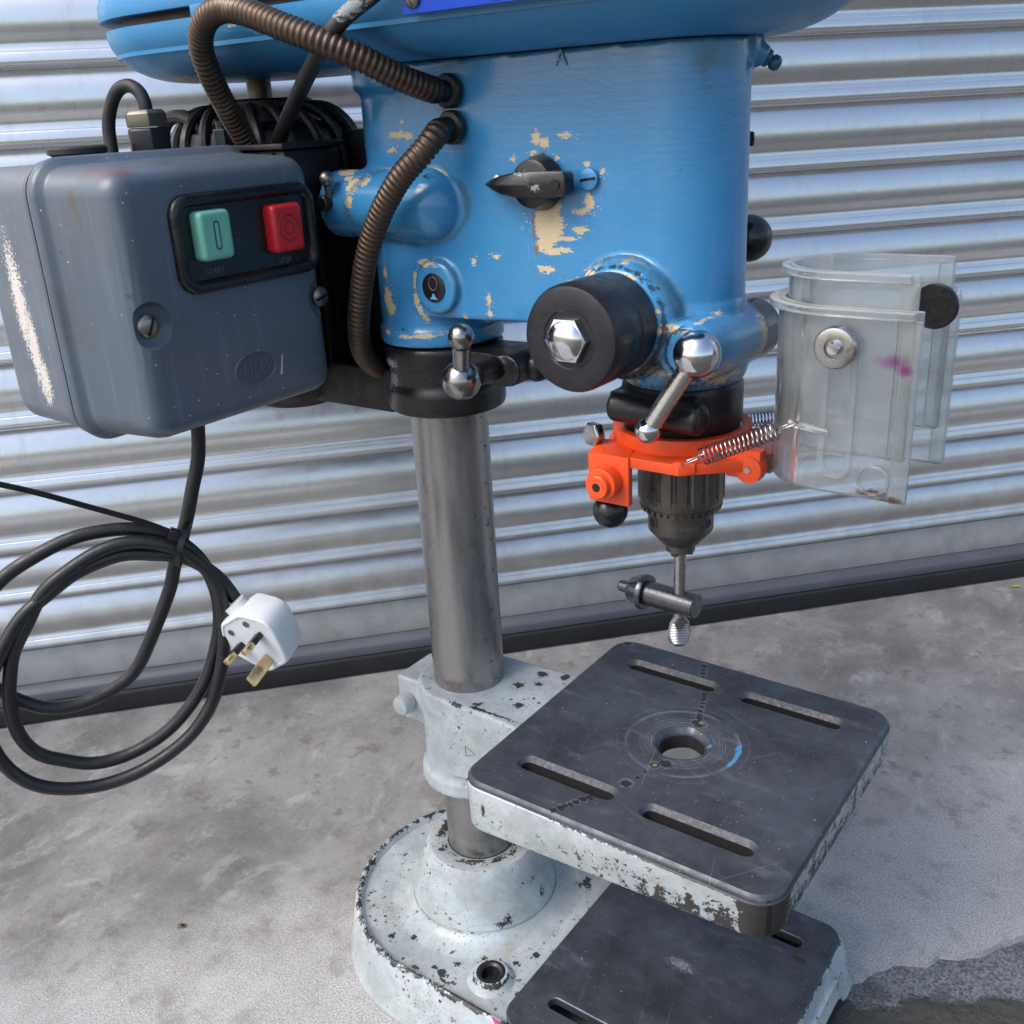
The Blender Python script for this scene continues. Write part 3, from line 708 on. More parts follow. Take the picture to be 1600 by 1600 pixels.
mb.lathe([(44, 0), (43, 14), (40, 20), (37, 24), (36, 25)], (209, -38, 706), (0, -1, 0), 44)
mb.lathe([(22, 0), (21.5, 6), (19, 8.2), (12, 8.4)], (41, -47, 720.5), (0, -1, 0), 36)
mb.loft([[(262, 0, 862), (262, 26, 862), (255, 30, 890), (255, -4, 890)], [(277, 8, 872), (275, 24, 872), (277, 24, 886), (279, 4, 886)]])
mb.cyl((268, 14, 880), (277, 23, 872), 8, 16)
head = remesh(mb, 'head', BL_HEAD, DR, 1.5, 5, 'chipped blue cast iron drill head')
CH = [(146,770,12,15),(142,756,9,5),(151,785,6,9),(138,829,4,5),(145,826,4,4),(135,819,4,2),(180,786,4,6),(174,779,8,2),(161,760,11,2),(173,766,8,3),(149,751,11,3),(142,738,8,3),(158,752,7,2),(166,730,7,2),(186,739,10,2),(201,737,8,2),(221,736,6,5),(191,744,5,1),(252,705,9,3),(245,703,6,2),(271,711,3,2),(286,711,4,3),(291,706,2,2),(222,674,7,5),(237,672,10,5),(248,671,6,4),(284,675,13,3),(266,704,5,2),(242,716,2,2),(241,712,2,1),(12,835,9,3),(22,834,5,3),(6,824,5,2),(-26,799,6,6),(-15,802,5,4),(-28,787,4,6),(-44,808,10,2),(-34,804,6,2),(17,844,3,2),(33,739,12,3),(18,724,3,8),(17,709,3,7),(20,700,3,5),(-15,707,6,10),(-12,700,6,6),(-16,729,3,5),(23,695,3,5),(58,687,5,3),(54,684,4,3),(77,741,2,3),(89,712,2,6),(89,702,2,3),(65,695,3,5),(22,679,11,2),(4,678,9,2),(-17,680,4,3),(46,681,13,3),(118,815,3,2),(162,830,6,1),(155,815,2,1),(179,811,2,1),(191,806,1,2),(99,746,4,1),(215,748,3,1)]
def chip_val(x, y, z):
    best = -1.5
    if y < -15:
        dy = 0 if y < -36 else ((y+36)/20)**2
        for cx, cz, rx, rz in CH:
            rx = max(rx, 2.6)*1.22; rz = max(rz, 2.2)*1.22
            d = ((x-cx)/rx)**2+((z-cz)/rz)**2+dy
            if d < 6.25: best = max(best, (1.0-math.sqrt(d))*(1 if d > 1 else 1+min(rx, rz)/8))
    for c, r_ in (((288, 20, 690), (12, 9, 26)), ((284, 52, 700), (14, 8, 12)), ((284, 20, 676), (12, 20, 6)), ((262, -20, 664), (30, 30, 6)), ((200, -35, 660), (30, 20, 6)), ((274, -40, 673), (14, 20, 7)), ((280, 36, 706), (8, 10, 4))):
        d = math.sqrt(((x-c[0])/r_[0])**2+((y-c[1])/r_[1])**2+((z-c[2])/r_[2])**2)
        if d < 2.5: best = max(best, 1.1-d)
    return best
def dirt_val(x, y, z):
    b = -1.
    r_ = math.hypot(x-209, z-706)
    if y < -50 and 30 < r_ < 60: b = max(b, .55-abs(r_-38.5)/7+(.25 if z < 706 else 0))
    r_ = math.hypot(x-266, z-689)
    if y < -52 and r_ < 32: b = max(b, .7-abs(r_-17)/6)
    if y > 22 and x > 266: b = max(b, min(1.1, (y-22)/9))
    for c, q in (((45, -60, 806), (8, 12, 7)), ((225, -36, 668), (26, 20, 10)), ((3, -52, 684), (12, 10, 4)), ((265, 20, 884), (14, 14, 6)), ((60, -48, 850), (16, 10, 24)), ((142, -46, 818), (14, 8, 5))):
        d = math.sqrt(((x-c[0])/q[0])**2+((y-c[1])/q[1])**2+((z-c[2])/q[2])**2)
        if d < 2: b = max(b, .62-d*.62)
    return b
def film_val(x, y, z):
    b = -1.
    d = math.sqrt(((x-22)/52)**2+((z-783)/30)**2)
    if y < -20: b = max(b, .75-abs(d-1.02)*4.5)
    r_ = math.hypot(x-41, z-720.5)
    if y < -30: b = max(b, .7-abs(r_-21)/5)
    r_ = math.hypot(x-209, z-706)
    if y < -30: b = max(b, .8-abs(r_-43)/7)
    r_ = math.hypot(x-266, z-689)
    if y < -36: b = max(b, .7-abs(r_-23)/6)
    b = max(b, .5-abs(z-668)/14 if x < 70 else .55-abs(z-660)/14)
    if y < -20: b = max(b, .75-math.hypot((x-60)/26, (z-850)/34))
    b = max(b, .75-math.hypot((x-262)/20, (z-872)/40) if y < 20 and x > 230 else -1)
    b = max(b, .7-abs(z-884)/5)
    return b
attr(head, 'chip', chip_val); attr(head, 'dirt', dirt_val); attr(head, 'film', film_val)
# badge plug low on the head
mb = MB().lathe([(11.5, 0), (11.5, .9), (10.8, 1.2)], (41, -55.2, 720.5), (0, -1, 0), 32); plug_ = mb.build('badge', BLK_K, head, 'round black badge on the head')
mb = MB().tube([(41+4.2*math.cos(a), -56.6, 724+4.2*math.sin(a)*1.25) for a in [2*PI*k/20 for k in range(20)]], .4, 6, closed=True)
mb.build('badge_ring', GREYT, head)
mb = MB().loft([[(37+x, -56.3-e, 712+z_) for x, z_ in ((0, -.5), (8, -.5), (5.4, 2), (4.8, 4), (3.2, 4), (2.6, 2))] for e in (0, .4)]); mb.build('badge_figure', simple("pale_blue_paint", (.12, .33, .52), .4), head)
# selector knob
kc = Vector((142.5, -48, 799))
knob = MB().lathe([(19, 0), (19, 2), (18, 4), (17, 11), (16.4, 13), (14, 14), (5, 14.2)], kc, (0, -1, 0), 44).build('selector_knob', BLK_K, head, 'black pointer knob on the head side')
bar = [(-40, 1.), (-34, 3.4), (-22, 6.3), (-10, 8.4), (4, 9), (22, 8.6), (29, 8), (31, 6)]
mb = MB(); lo = []
for x, h_ in bar:
    y1 = 13.5+8*min(1, (x+40)/16)*(.65 if x > 20 else 1)
    lo.append([kc+Vector((x, -5 if x > -30 else -9, -h_)), kc+Vector((x, -y1+1.6, -h_)), kc+Vector((x, -y1-(1.2 if x < 10 else -1.7), 0)), kc+Vector((x, -y1+1.6, h_)), kc+Vector((x, -5 if x > -30 else -9, h_))])
mb.loft(lo); mb.build('pointer', BLK_K, head, bevel=.8)
MB().lathe([(3.6, 0), (3.6, .6)], kc+Vector((23, -17.4, 0)), (0, -1, 0), 18).build('knob_hole', RUB, head)
def slotscrew(c, ax_, r, mat, parent, ang=0, dome=.35, name='screw'):
    u, v, w = basis(ax_); c = Vector(c)
    mb = MB().lathe([(r, 0), (r, r*.35), (r*.8, r*(.35+dome*.6)), (r*.4, r*(.35+dome))], c, ax_, 26)
    o = mb.build(name, mat, parent)
    d = u*math.cos(ang)+v*math.sin(ang); e = w.cross(d); top = c+w*r*(.36+dome)
    q = MB().add([top+d*a*r*.86+e*b_*r*.13+w*h_ for h_ in (-r*.35, .06) for a, b_ in ((-1, -1), (1, -1), (1, 1), (-1, 1))], [(0, 1, 2, 3), (7, 6, 5, 4), (0, 4, 5, 1), (1, 5, 6, 2), (2, 6, 7, 3), (3, 7, 4, 0)])
    q.build(name+'_slot', RUB, parent)
    return o
BLP = simple("painted_screw_blue", (.06, .24, .48), .3, .2, 90, .3)
slotscrew((104, -49, 799), (0, -1, 0), 6, simple("worn_screw", (.16, .30, .36), .3, .5, 200, .5), head, .9, .2)
slotscrew((181.5, -45.2, 801), (0, -1, 0), 7.2, BLP, head, .12, .12)
mb = text("A", 15, .35); mb.xform(Matrix.Translation((161, -45.8, 879)) @ Matrix.Rotation(PI/2, 4, 'X')); mb.build('casting_letter', simple('casting_letter_paint', (.04, .19, .37), .35), head)
# conduit bosses on the head
for c in ((67, -51, 863.5), (68, -51, 838.5)):
    MB().lathe([(12, 0), (12, 4), (10.8, 5.5), (7.5, 6.2), (7.5, 13), (6, 15.5), (3, 16)], c, (0, -1, .0), 32).build('conduit_socket', BLK, head)
MB().sphere((68, -68, 836.5), 9.2, 24).build('conduit_elbow', BLK, head)
MB().sphere((66, -68, 864), 9, 24).build('conduit_elbow', BLK, head)
# grease nipple and small bolt heads at the front
nd = Vector((.72, .45, -.5)).normalized(); o_ = Vector((275, 22, 874))
BLN = simple("painted_nipple", (.03, .11, .16), .35, .3, 150, .3)
MB().lathe([(6.5, 0), (6.5, 6), (5, 7)], o_, nd, 6).lathe([(3.4, 6), (3.6, 8), (5, 9), (5.2, 12), (3.8, 14.5), (1, 15.5)], o_, nd, 18).build('grease_nipple', BLN, head, bevel=.4)
for z_ in (821, 786): MB().cyl((254, 30, z_), (265.5 if z_ > 800 else 262, 37.5 if z_ > 800 else 35, z_), 5.5, 6, ch=.8).build('bolt_head', BLK_D, head)
# clamp screw at the rear boss
mb = MB().cyl((-66, -44, 783), (-52, -44, 783), 9, 20); mb.build('rear_stud', BLK_D, head)
mb = MB().sphere((-46, -74, 805), 6, 20).cyl((-47, -73, 800), (-52, -66, 778), 3.2, 12); mb.build('clamp_pin', simple("dull_steel", (.22, .23, .22), .35, .9), head)
MB().cyl((-52, -78, 786), (-52, -60, 786), 6.5, 16, ch=1).build('stud_nut', BLK_D, head)
# pinion disc
mb = MB().lathe([(36, 0), (36, 18), (34.8, 19.5), (34.8, 21), (36, 22), (36.4, 27), (36.4, 50), (34.6, 53.5), (32, 54.5), (20, 54.6), (19, 53.8), (17, 53.8)], (209, -66, 706), (0, -1, 0), 72)
disc = mb.build('return_spring_housing', BLK_D, DR, 'black disc housing with polished hexagon nut'); 
mb = MB().lathe([(16.5, 0), (16.5, 1.5), (16, 5.5)], (208.5, -119.6, 706), (0, -1, 0), 6); mb.build('hexagon_nut', CHROME, disc, bevel=.5)
mb = MB().lathe([(13.6, 0), (12, 2), (8.5, 4), (4, 5), (.5, 5.2)], (208.5, -124.5, 706), (0, -1, 0), 32); mb.build('nut_dome', CHROME, disc)
# feed lever knob on the far side
mb = MB().sphere((226, 128, 741), 19, 32); k_ = mb.build('feed_lever_knob', BLK_K, DR, 'black ball knob behind the head')
mb = MB().cyl((209, 70, 706), (224, 122, 738), 6, 16).cyl((209, 40, 706), (209, 86, 706), 20, 28, ch=2); mb.build('feed_lever', STEEL, k_)
# quill lock lever
ql = lever('quill_lock_lever', (278, -72, 692.5), 16, (242.5, -74, 635.5), 9.3, CHROME, DR, True)
MB().cyl((268, -64, 690), (271, -70, 690), 8, 20).build('lock_stud', BLK_D, ql)

# quill collar, chuck
mb = MB(); o3 = (231.5, 0, 0)
mb.lathe([(34, 612), (41, 612), (43, 615), (44.5, 624), (45.5, 630), (45.5, 652), (44, 656), (40, 657)], o3, seg=60)
mb.cyl((196, -43, 640), (273, -50, 640), 11.5, 32, ch=2.5)
mb.box(195, 262, -46, -20, 629, 651)
qc = remesh(mb, 'quill_clamp', BLK, DR, 1.5, 3, 'black clamp collar on the quill')
mb = MB().lathe([(7.5, -2), (7.5, .8), (6.6, 1.3), (4.6, 1.3), (4.4, -1)], (272.6, -50, 640), (83, -6, 0), 28); mb.build('socket_screw', BLK_D, qc)
MB().lathe([(4.3, 0), (4.3, .5)], (272.9, -50, 640), (83, -6, 0), 6).build('socket', RUB, qc)
def rib(r, k, a):
    return r-(.0 if (a*17/(2*PI)) % 1 < .74 else 1.5)
mb = MB().lathe([(33.6, 561), (33.8, 563), (33.8, 604), (30, 606)], o3, seg=17*8, rf=rib)
chuck = mb.build('chuck', DKST, DR, 'dark steel drill chuck', sharp=28)
mb = MB().lathe([(33.2, 565.5), (33, 561), (32.2, 556.5), (30.5, 553.4), (27, 552.8), (26.2, 552.5)], o3, seg=72); mb.build('chuck_rim', DKST, chuck)
mb = MB()
NTH = 34
for k in range(NTH):
    a0 = 2*PI*k/NTH
    def q(r, a, z_): return (231.5+r*math.cos(a), r*math.sin(a), z_)
    w_ = 2*PI/NTH*.34
    mb.add([q(32.6, a0-w_, 556), q(32.6, a0+w_, 556), q(31.6, a0+w_*.6, 551.6), q(31.6, a0-w_*.6, 551.6), q(26, a0-w_, 556), q(26, a0+w_, 556), q(26, a0+w_*.6, 551.2), q(26, a0-w_*.6, 551.2)],
           [(0, 1, 2, 3), (7, 6, 5, 4), (0, 4, 5, 1), (1, 5, 6, 2), (2, 6, 7, 3), (3, 7, 4, 0)])
tg = mb.build('gear_teeth', DKST, chuck); tg['kind'] = 'stuff'
mb = MB().lathe([(25.8, 556), (25.8, 534), (25.2, 532.6), (16, 521.8), (13, 520.2), (11.8, 520), (11.8, 514), (11.2, 513.4), (5.2, 513.2)], o3, seg=64); sl_ = mb.build('chuck_sleeve', DKST, chuck)
for ad in (-12, -118, 108):
    a = R(ad); d = Vector((math.cos(a), math.sin(a), 0)); c = Vector((231.5, 0, 543))+d*24.6
    MB().lathe([(5, 0), (5, 1.6), (4, 1.8), (4, 1.3)], c, d, 24).build('key_hole_rim', DKST, chuck); MB().lathe([(3.9, 0), (3.9, 1.45)], c, d, 20).build('key_hole', RUB, chuck)
tx = text("JACOBS CHUCK", 4.6, .15); a0 = R(-66)
tx.v = [(231.5+(25.85+z_)*math.cos(a0+x/26), (25.85+z_)*math.sin(a0+x/26), 540.5+y) for x, y, z_ in tx.v]
tx.build('maker_lettering', simple("worn_lettering", (.17, .16, .15), .4, .6), chuck)
for k in range(3):
    a = R(20+120*k); MB().cyl((231.5+7*math.cos(a), 7*math.sin(a), 510.5), (231.5+7.5*math.cos(a), 7.5*math.sin(a), 522), 3.4, 10).build('jaw', DKST, chuck)

# chuck guard: orange clamp, hinge, shields and springs
mb = MB()
def ringseg(r0, r1, z0, z1): 
    mb.lathe([(r0, z0), (r1, z0), (r1, z1), (r0, z1), (r0, z0)], o3, seg=72, cap=False)
ringseg(45.5, 52.5, 603, 621)
ringseg(44, 56, 602, 608)
mb.loft([[(196, -66, z_), (262, -66, z_), (300, -34, z_), (308, -26, z_), (308, 30, z_), (296, 38, z_), (262, 40, z_), (262, 20, z_), (278, 10, z_), (282, -12, z_), (262, -44, z_), (231, -54, z_), (205, -50, z_), (190, -42, z_), (180, -44, z_)] for z_ in (602, 610)])
mb.box(284, 309, -34, -24, 596, 617); mb.box(284, 309, 26, 36, 596, 617)
mb.cyl((301, -36, 603.5), (301, -22, 603.5), 10, 28); mb.cyl((301, 24, 603.5), (301, 38, 603.5), 10, 28)
mb.box(189, 223, -68, -62, 572, 610); mb.loft([[(189, -66, 600), (223, -66, 600), (223, -66, 610), (189, -66, 610)], [(184, -40, 604), (214, -40, 604), (214, -40, 612), (184, -40, 612)]])
mb.cyl((206, -66, 590), (206, -80, 590), 12.5, 32, ch=.6)
mb.loft([[(258, -66.5, 604), (272, -60, 604), (272, -56, 604), (258, -60, 604)], [(258, -66.5, 612), (272, -60, 611), (272, -56, 611), (258, -60, 612)]])
cg = mb.build('chuck_guard', ORANGE, DR, 'orange chuck guard clamp with clear shield', bevel=.7)
mb = MB().lathe([(9, 0), (9, 7), (8.2, 7.6), (3.4, 7.6), (3.2, 3)], (206, -78, 590), (0, -1, 0), 32); mb.build('guard_boss', ORANGE, cg)
MB().lathe([(3.3, 0), (3.3, .4)], (206, -85.3, 590), (0, -1, 0), 18).build('boss_hole', RUB, cg)
MB().lathe([(45.4, 0), (45.4, 1.4), (37, 1.4), (37, 0)], (231.5, 0, 618), seg=60, cap=False).build('washer', STEEL, cg)
mb = MB().lathe([(9.5, 0), (9.8, .8), (9.8, 6), (8.6, 7.4), (3, 7.5)], (184, -46, 617), (-.35, -.93, .1), 6); mb.build('clamp_bolt', STEEL, cg, bevel=.3)
MB().sphere((199, -54, 560), 13.5, 32).cyl((199, -54, 570), (199, -54, 580), 5, 14).build('knob', BLK_K, cg)
mb = MB().cyl((301, -37, 603.5), (301, 39, 603.5), 2.2, 14); mb.build('hinge_pin', STEEL, cg)
mb = MB().box(301, 312, -21, 23, 598, 628); mb.cyl((301, -21, 603.5), (301, 23, 603.5), 5.5, 20); mb.build('hinge_block', CLEAR2, cg, bevel=1)
def ushape(h, xb, x1, th, n=18):
    """plan outline of a U shaped wall, outer then inner"""
    cx = xb+h; out = [(x1, -h)]; inn = [(x1, -h+th)]
    for k in range(n+1):
        a = R(270-180*k/n); out.append((cx+h*math.cos(a), h*math.sin(a))); inn.append((cx+(h-th)*math.cos(a), (h-th)*math.sin(a)))
    out.append((x1, h)); inn.append((x1, h-th)); return out, inn
def ushell(name, h, xb, x1, z0, z1, th, lip, mat, parent, slot=None):
    mb = MB(); o, i = ushape(h, xb, x1, th); o2, _ = ushape(h+lip, xb-lip, x1-4, th)
    lp = [[(x, y, z0) for x, y in o+i[::-1]], [(x, y, z1) for x, y in o+i[::-1]]]
    mb.loft(lp)
    lp = [[(x, y, z_) for x, y in o2+[(x_, y_) for x_, y_ in ushape(h+.05, xb-.05, x1-4, th)[0]][::-1]] for z_ in (z1-5, z1-.4)]
    mb.loft(lp)
    for sgn in (-1, 1):                       # thickened free edge of each side wall
        mb.box(x1-10, x1+.4, sgn*(h+2.6) if sgn < 0 else h+.05, -h-.05 if sgn < 0 else h+2.6, z0+.4, z1-5.4)
    o_ = mb.build(name, mat, parent, bevel=.6, sharp=30); o_.data.materials.append(CLEAR3)  # edge faces made milky, painting in the brightness of lit plastic edges
    for p in o_.data.polygons:
        if abs(p.normal.z) > .5 or p.normal.x > .6 or (p.center.x/S > x1-10.6 and abs(p.center.y)/S > h+.4 and p.normal.x < -.5): p.material_index = 1
    return o_
ushell('shield', 46, 308, 412, 601, 724, 4.2, 6.5, CLEAR, cg)['label'] = 'scuffed clear outer shield'
ushell('inner_shield', 41, 313.5, 407, 628, 745, 3.6, 5, CLEAR2, cg)['label'] = 'clear inner shield raised above the outer'
# slot rails, lug and blind hole on the shield
mb = MB()
o_, i_ = stadium(352, 373, 0, 10.5, 10), stadium(356, 369, 0, 6.5, 10)
def vslot(x0, x1, z0, z1, r0): return [(a, b) for a, b in rrect(x0, x1, z0, z1, r0, 6)]
oo, ii = vslot(354, 376, 612, 712, 10.5), vslot(358, 372, 616, 708, 6.8)
n_ = len(oo)
mb.loft([[(x, -46.1, z_) for x, z_ in oo], [(x, -48, z_) for x, z_ in oo], [(x, -48, z_) for x, z_ in ii], [(x, -46.1, z_) for x, z_ in ii], [(x, -46.1, z_) for x, z_ in oo]], False, False)
mb.build('slot_rim', CLEAR4, cg)
for z_ in (655, 628): MB().box(359, 371, -47.2, -46.2, z_, z_+4).build('slot_rib', PLUGW if z_ < 0 else CLEAR2, cg)
mb = MB().tube([(391+9.6*math.cos(2*PI*k/36), -46.6, 614.5+9.6*math.sin(2*PI*k/36)) for k in range(36)], 1.1, 8, closed=True); mb.build('moulded_ring', CLEAR4, cg)
mb = MB().lathe([(13.5, 0), (13.5, 7), (12.5, 8.5), (11, 9), (6.4, 9), (6, 7), (4, 7)], (364, -50, 701), (0, -1, 0), 40); tn = mb.build('thumb_nut', STEEL, cg, 'knurled steel thumb nut on the shield')
MB().lathe([(4.4, 0), (4.4, 5.5), (3.6, 6.5), (1, 6.7)], (364, -55, 701), (0, -1, 0), 24).build('thumb_screw', CHROME, cg)
MB().lathe([(15, 0), (15, 2), (14, 3)], (399, 34.5, 713), (0, -1, 0), 40).build('sticker_disc', BLK_K, cg, 'round black disc on the clear shield')
mb = MB().lathe([(3.4, 0), (3.4, 3), (2.4, 3.4), (2.4, 26)], (334, -47.5, 646), (1, 0, -.12), 18); mb.build('spring_peg', CLEAR4, cg)
SPRW = simple("spring_wire", (.30, .27, .29), .3, 1., 150, .2)
def spring(name, a, b, r, turns, hook):
    a = Vector(a); b = Vector(b); u, v, w = basis(b-a); L_ = (b-a).length; pts_ = []
    for k in range(17):
        t_ = PI+PI*2*k/16*.85; pts_.append(a-w*hook*.5+w*hook*.5*math.cos(t_)*1+u*r*.7*math.sin(t_))
    N_ = turns*14
    for k in range(N_+1):
        t_ = k/N_; an = 2*PI*turns*t_; pts_.append(a+w*L_*t_+(u*math.cos(an)+v*math.sin(an))*r)
    for k in range(17):
        t_ = -PI*2*k/16*.85; pts_.append(b+w*hook*.5-w*hook*.5*math.cos(t_)+u*r*.7*math.sin(t_)*-1)
    return MB().tube(pts_, .62, 7).build(name, SPRW, cg)
spring('spring', (278, -62, 618), (328, -54, 642), 6.2, 17, 16)
spring('spring', (262, 50, 612), (300, 52, 620), 5.5, 14, 14)

# belt guard over the head
RA, RB = 122, 115
def gl(d, z_, extra=0): return [(x, y, z_) for x, y in hull2(-195, RA-d+extra, 231.5, RB-d+extra, 40)]
mb = MB()
mb.loft([gl(62*(1-math.sin(R(a))), 885.5+39*(1-math.cos(R(a)))) for a in range(0, 91, 5)]+[gl(0, 926), gl(2, 926.6), gl(4, 926), gl(6, 905), gl(46, 904)], True, False)
bg = mb.build('belt_guard', BL_GUARD, DR, 'blue belt guard trough above the head', sharp=50)
mb = MB().loft([gl(14, 905), gl(14, 936)], False, False); mb.build('gap_shade_wall', RUB, bg)  # added black wall, stands in for the shade inside the gap
mb = MB().loft([gl(46, 936), gl(8, 935), gl(1, 933), gl(-4, 933.4), gl(-4.6, 936), gl(-4, 945), gl(-1.5, 950), gl(0, 990), gl(6, 998), gl(30, 1002)], True, True); mb.build('guard_lid', BL_GUARD, bg, 'blue lid of the belt guard', sharp=40)
MB().box(-118, -92, -126, -114, 925.5, 934).build('lid_tab', BL_GUARD, bg, bevel=1.2)
sp = MB().box(91, 262, -123, -118.5, 908.5, 968).build('sign_plate', SIGN, bg, 'bright blue sign plate screwed to the belt guard', bevel=.6)
SCW = simple("dull_screw", (.18, .18, .18), .35, .9)
for x in (100, 165, 250): slotscrew((x, -122.6, 917.5), (0, -1, 0), 6, SCW, bg, 1.75, .3, 'sign_screw')
for x in (100, 165, 250): MB().cyl((x, -119, 917.5), (x, -104, 917.5), 4, 12).build('sign_spacer', BLK_D, bg)

# motor
mo = Vector((-195, 0, 0))
mb = MB().lathe([(20, 588), (38, 589), (44, 596), (62, 600), (70, 608), (72, 616), (74, 622), (74, 812), (80, 814), (80, 834), (76, 842), (60, 848), (46, 850), (46, 867), (43, 869), (12, 869)], mo, seg=64)
motor = mb.build('motor', BLK_M, DR, 'black finned electric motor behind the head')
mb = MB()
for k in range(40):
    a = 2*PI*k/40; d = Vector((math.cos(a), math.sin(a), 0)); e = Vector((-d.y, d.x, 0))
    mb.add([mo+d*r_+e*w_+Vector((0, 0, z_)) for z_ in (632, 808) for r_, w_ in ((72, -1.6), (84, -1.1), (84, 1.1), (72, 1.6))], [(0, 1, 2, 3), (7, 6, 5, 4), (0, 4, 5, 1), (1, 5, 6, 2), (2, 6, 7, 3), (3, 7, 4, 0)])
mb.build('cooling_fins', BLK_M, motor)
for k in range(20):                          # curved webs of the end bell
    a = 2*PI*k/20
    pth = [mo+Vector((math.cos(a+b_)*r_, math.sin(a+b_)*r_, z_)) for r_, z_, b_ in ((44, 862, 0), (58, 860, .05), (70, 853, .1), (80, 840, .15), (84, 822, .18), (84, 806, .2))]
    MB().tube(catmull(pth, 3), 4.6, 8).build('end_web', BLK_M, motor)
MB().lathe([(11, 866), (11, 900)], mo, seg=28).build('motor_shaft', simple('oily_shaft', (.10, .08, .07), .4, .8), motor)
mb = MB().box(-168, -72, -92, -30, 772, 828)
mb.build('terminal_box', BLK_M, motor, bevel=3)
for x in (-150, -128, -106, -86): MB().box(x, x+4, -95.5, -91, 774, 826).build('terminal_rib', BLK_M, motor)
MB().box(-172, -68, -97, -28, 828.5, 833).build('terminal_lid', BLK_M, motor, bevel=1)
MB().cyl((-150, -86, 833), (-150, -86, 846), 8, 6, ch=1).cyl((-150, -86, 846), (-150, -86, 852), 4.5, 14).build('terminal_nut', simple('dull_nut', (.035, .045, .05), .35, .6), motor)
mb = MB().tube(catmull([(-262, -60, 770), (-262, -62, 835), (-254, -63, 852), (-236, -64, 858), (-214, -64, 853), (-206, -64, 835), (-205, -62, 800)], 5), 6, 10); mb.build('lifting_lug', BLK_M, motor)
mb = MB().box(-140, -40, -30, 30, 600, 640); mb.box(-130, -30, 20, 45, 600, 840); mb.build('motor_plate', BLK_M, motor, bevel=3)
mb = MB().cyl((-250, -20, 783), (-40, -20, 783), 14, 20); mb.build('slide_bar', BLK_D, motor)

# switch box
def bx(x, off, r_=20, y0=-276, y1=-92, z0=637, z1=828): 
    return [(x, y, z_) for y, z_ in rrect(y0-off, y1+off, z0-off, z1+off, max(2, r_+off), 8)]
mb = MB().loft([bx(-212, -6), bx(-210, -2), bx(-204, 0), bx(-136, 1.5), bx(-133, 2.5), bx(-131, 4.5), bx(-127.5, 4.5)], True, True)
sb = mb.build('switch_box', BOX, DR, 'grey enamelled starter box with green and red buttons', sharp=40)
mb = MB().loft([bx(-127, 1.5), bx(-126, 2.6), bx(-124, 5.6), bx(-118, 6.2), bx(-115, 4.5), bx(-112.5, 1), bx(-110, 0), bx(-56, -3), bx(-49, -4.4), bx(-44, -7.5), bx(-41, -12), bx(-40, -18, 22)], True, True)
cover = mb.build('cover', BOX, sb, 'grey pressed steel cover', sharp=50)
# button bezel
def bz(x, off, r_=12): return [(x, y, z_) for y, z_ in rrect(-230-off, -103+off, 741-off, 803+off, r_+off, 7)]
mb = MB().loft([bz(-44, 3), bz(-38, 3), bz(-35.5, 2), bz(-34, 0), bz(-34.4, -3), bz(-36, -5), bz(-38.6, -6), bz(-38.8, -20, 22)], True, True)
mb.build('bezel', BLK_K, sb, 'black button surround', sharp=45)
def button(y0, y1, z0, z1, mat, name):
    def q(x, off): return [(x, y, z_) for y, z_ in rrect(y0-off, y1+off, z0-off, z1+off, 4+off if 4+off > 1 else 1, 6)]
    return MB().loft([q(-40, 0), q(-32, 0), q(-29.8, -.8), q(-28.6, -2.6), q(-28.9, -5)], True, True).build(name, mat, sb, sharp=45)
button(-216, -188, 760, 794, GREEN, 'start_button'); button(-150, -120, 757, 792, RED, 'stop_button')
mb = MB().loft([[(x, y, z_) for y, z_ in rrect(-204.6, -199.4, 767, 787, 2.5, 5)] for x in (-29.5, -28.6)]); mb.build('start_symbol', GREEND, sb)
mb = MB().loft([[(x, y, z_) for y, z_ in rrect(-203.4, -200.6, 768.4, 785.6, 1.4, 5)] for x in (-29.2, -28.45)]); mb.build('start_symbol', GREEN, sb)
mb = MB()
for r_ in (9.2, 4.6): mb.tube([(-28.8, -135+r_*math.cos(2*PI*k/32), 774.5+r_*math.sin(2*PI*k/32)) for k in range(32)], .45, 6, closed=True)
mb.build('stop_symbol', REDD, sb)
MX = Matrix(((0, 0, 1, 0), (1, 0, 0, 0), (0, 1, 0, 0), (0, 0, 0, 1)))
for s_, y, z_ in (("START", -201, 752), ("STOP", -135, 750)):
    mb = text(s_, 5.6, .2); mb.xform(Matrix.Translation((-38.5, y, z_)) @ MX); mb.build('lettering', GREYT, sb)
# maker's oval
mb = text("MEM", 11.5, .7, 1.12); mb.xform(Matrix.Translation((-39.9, -176.5, 675)) @ MX); mb.build('maker_lettering', BOX, sb)
mb = MB().tube([(-40, -176.5+19.5*math.cos(2*PI*k/48), 675+12.5*math.sin(2*PI*k/48)) for k in range(48)], 1., 8, closed=True); mb.build('maker_oval', BOX, sb)
mb = MB().loft([[(x, -176.5+19*math.cos(2*PI*k/48), 675+12*math.sin(2*PI*k/48)) for k in range(48)] for x in (-40.3, -39.95)]); mb.build('maker_ground', BOXD, sb)
SCB = simple("dull_cover_screw", (.26, .25, .22), .33, .9)
cut = MB()
for y, z_, an in ((-260, 723, 1.1), (-98, 716, .25)):
    cut.lathe([(9, -5), (12, -4.6), (14.5, -3), (16, 0), (17.5, 4), (18, 14)], (-41.5, y, z_), (1, 0, 0), 44)
    slotscrew((-45.5, y, z_), (1, 0, 0), 8, SCB, sb, an, .3, 'cover_screw')
cme = cut.mesh('cut'); co = bpy.data.objects.new('cut', cme); COL.objects.link(co)
bo = cover.modifiers.new('b', 'BOOLEAN'); bo.object = co; bo.operation = 'DIFFERENCE'; bo.solver = 'EXACT'
dg = bpy.context.evaluated_depsgraph_get(); dg.update()
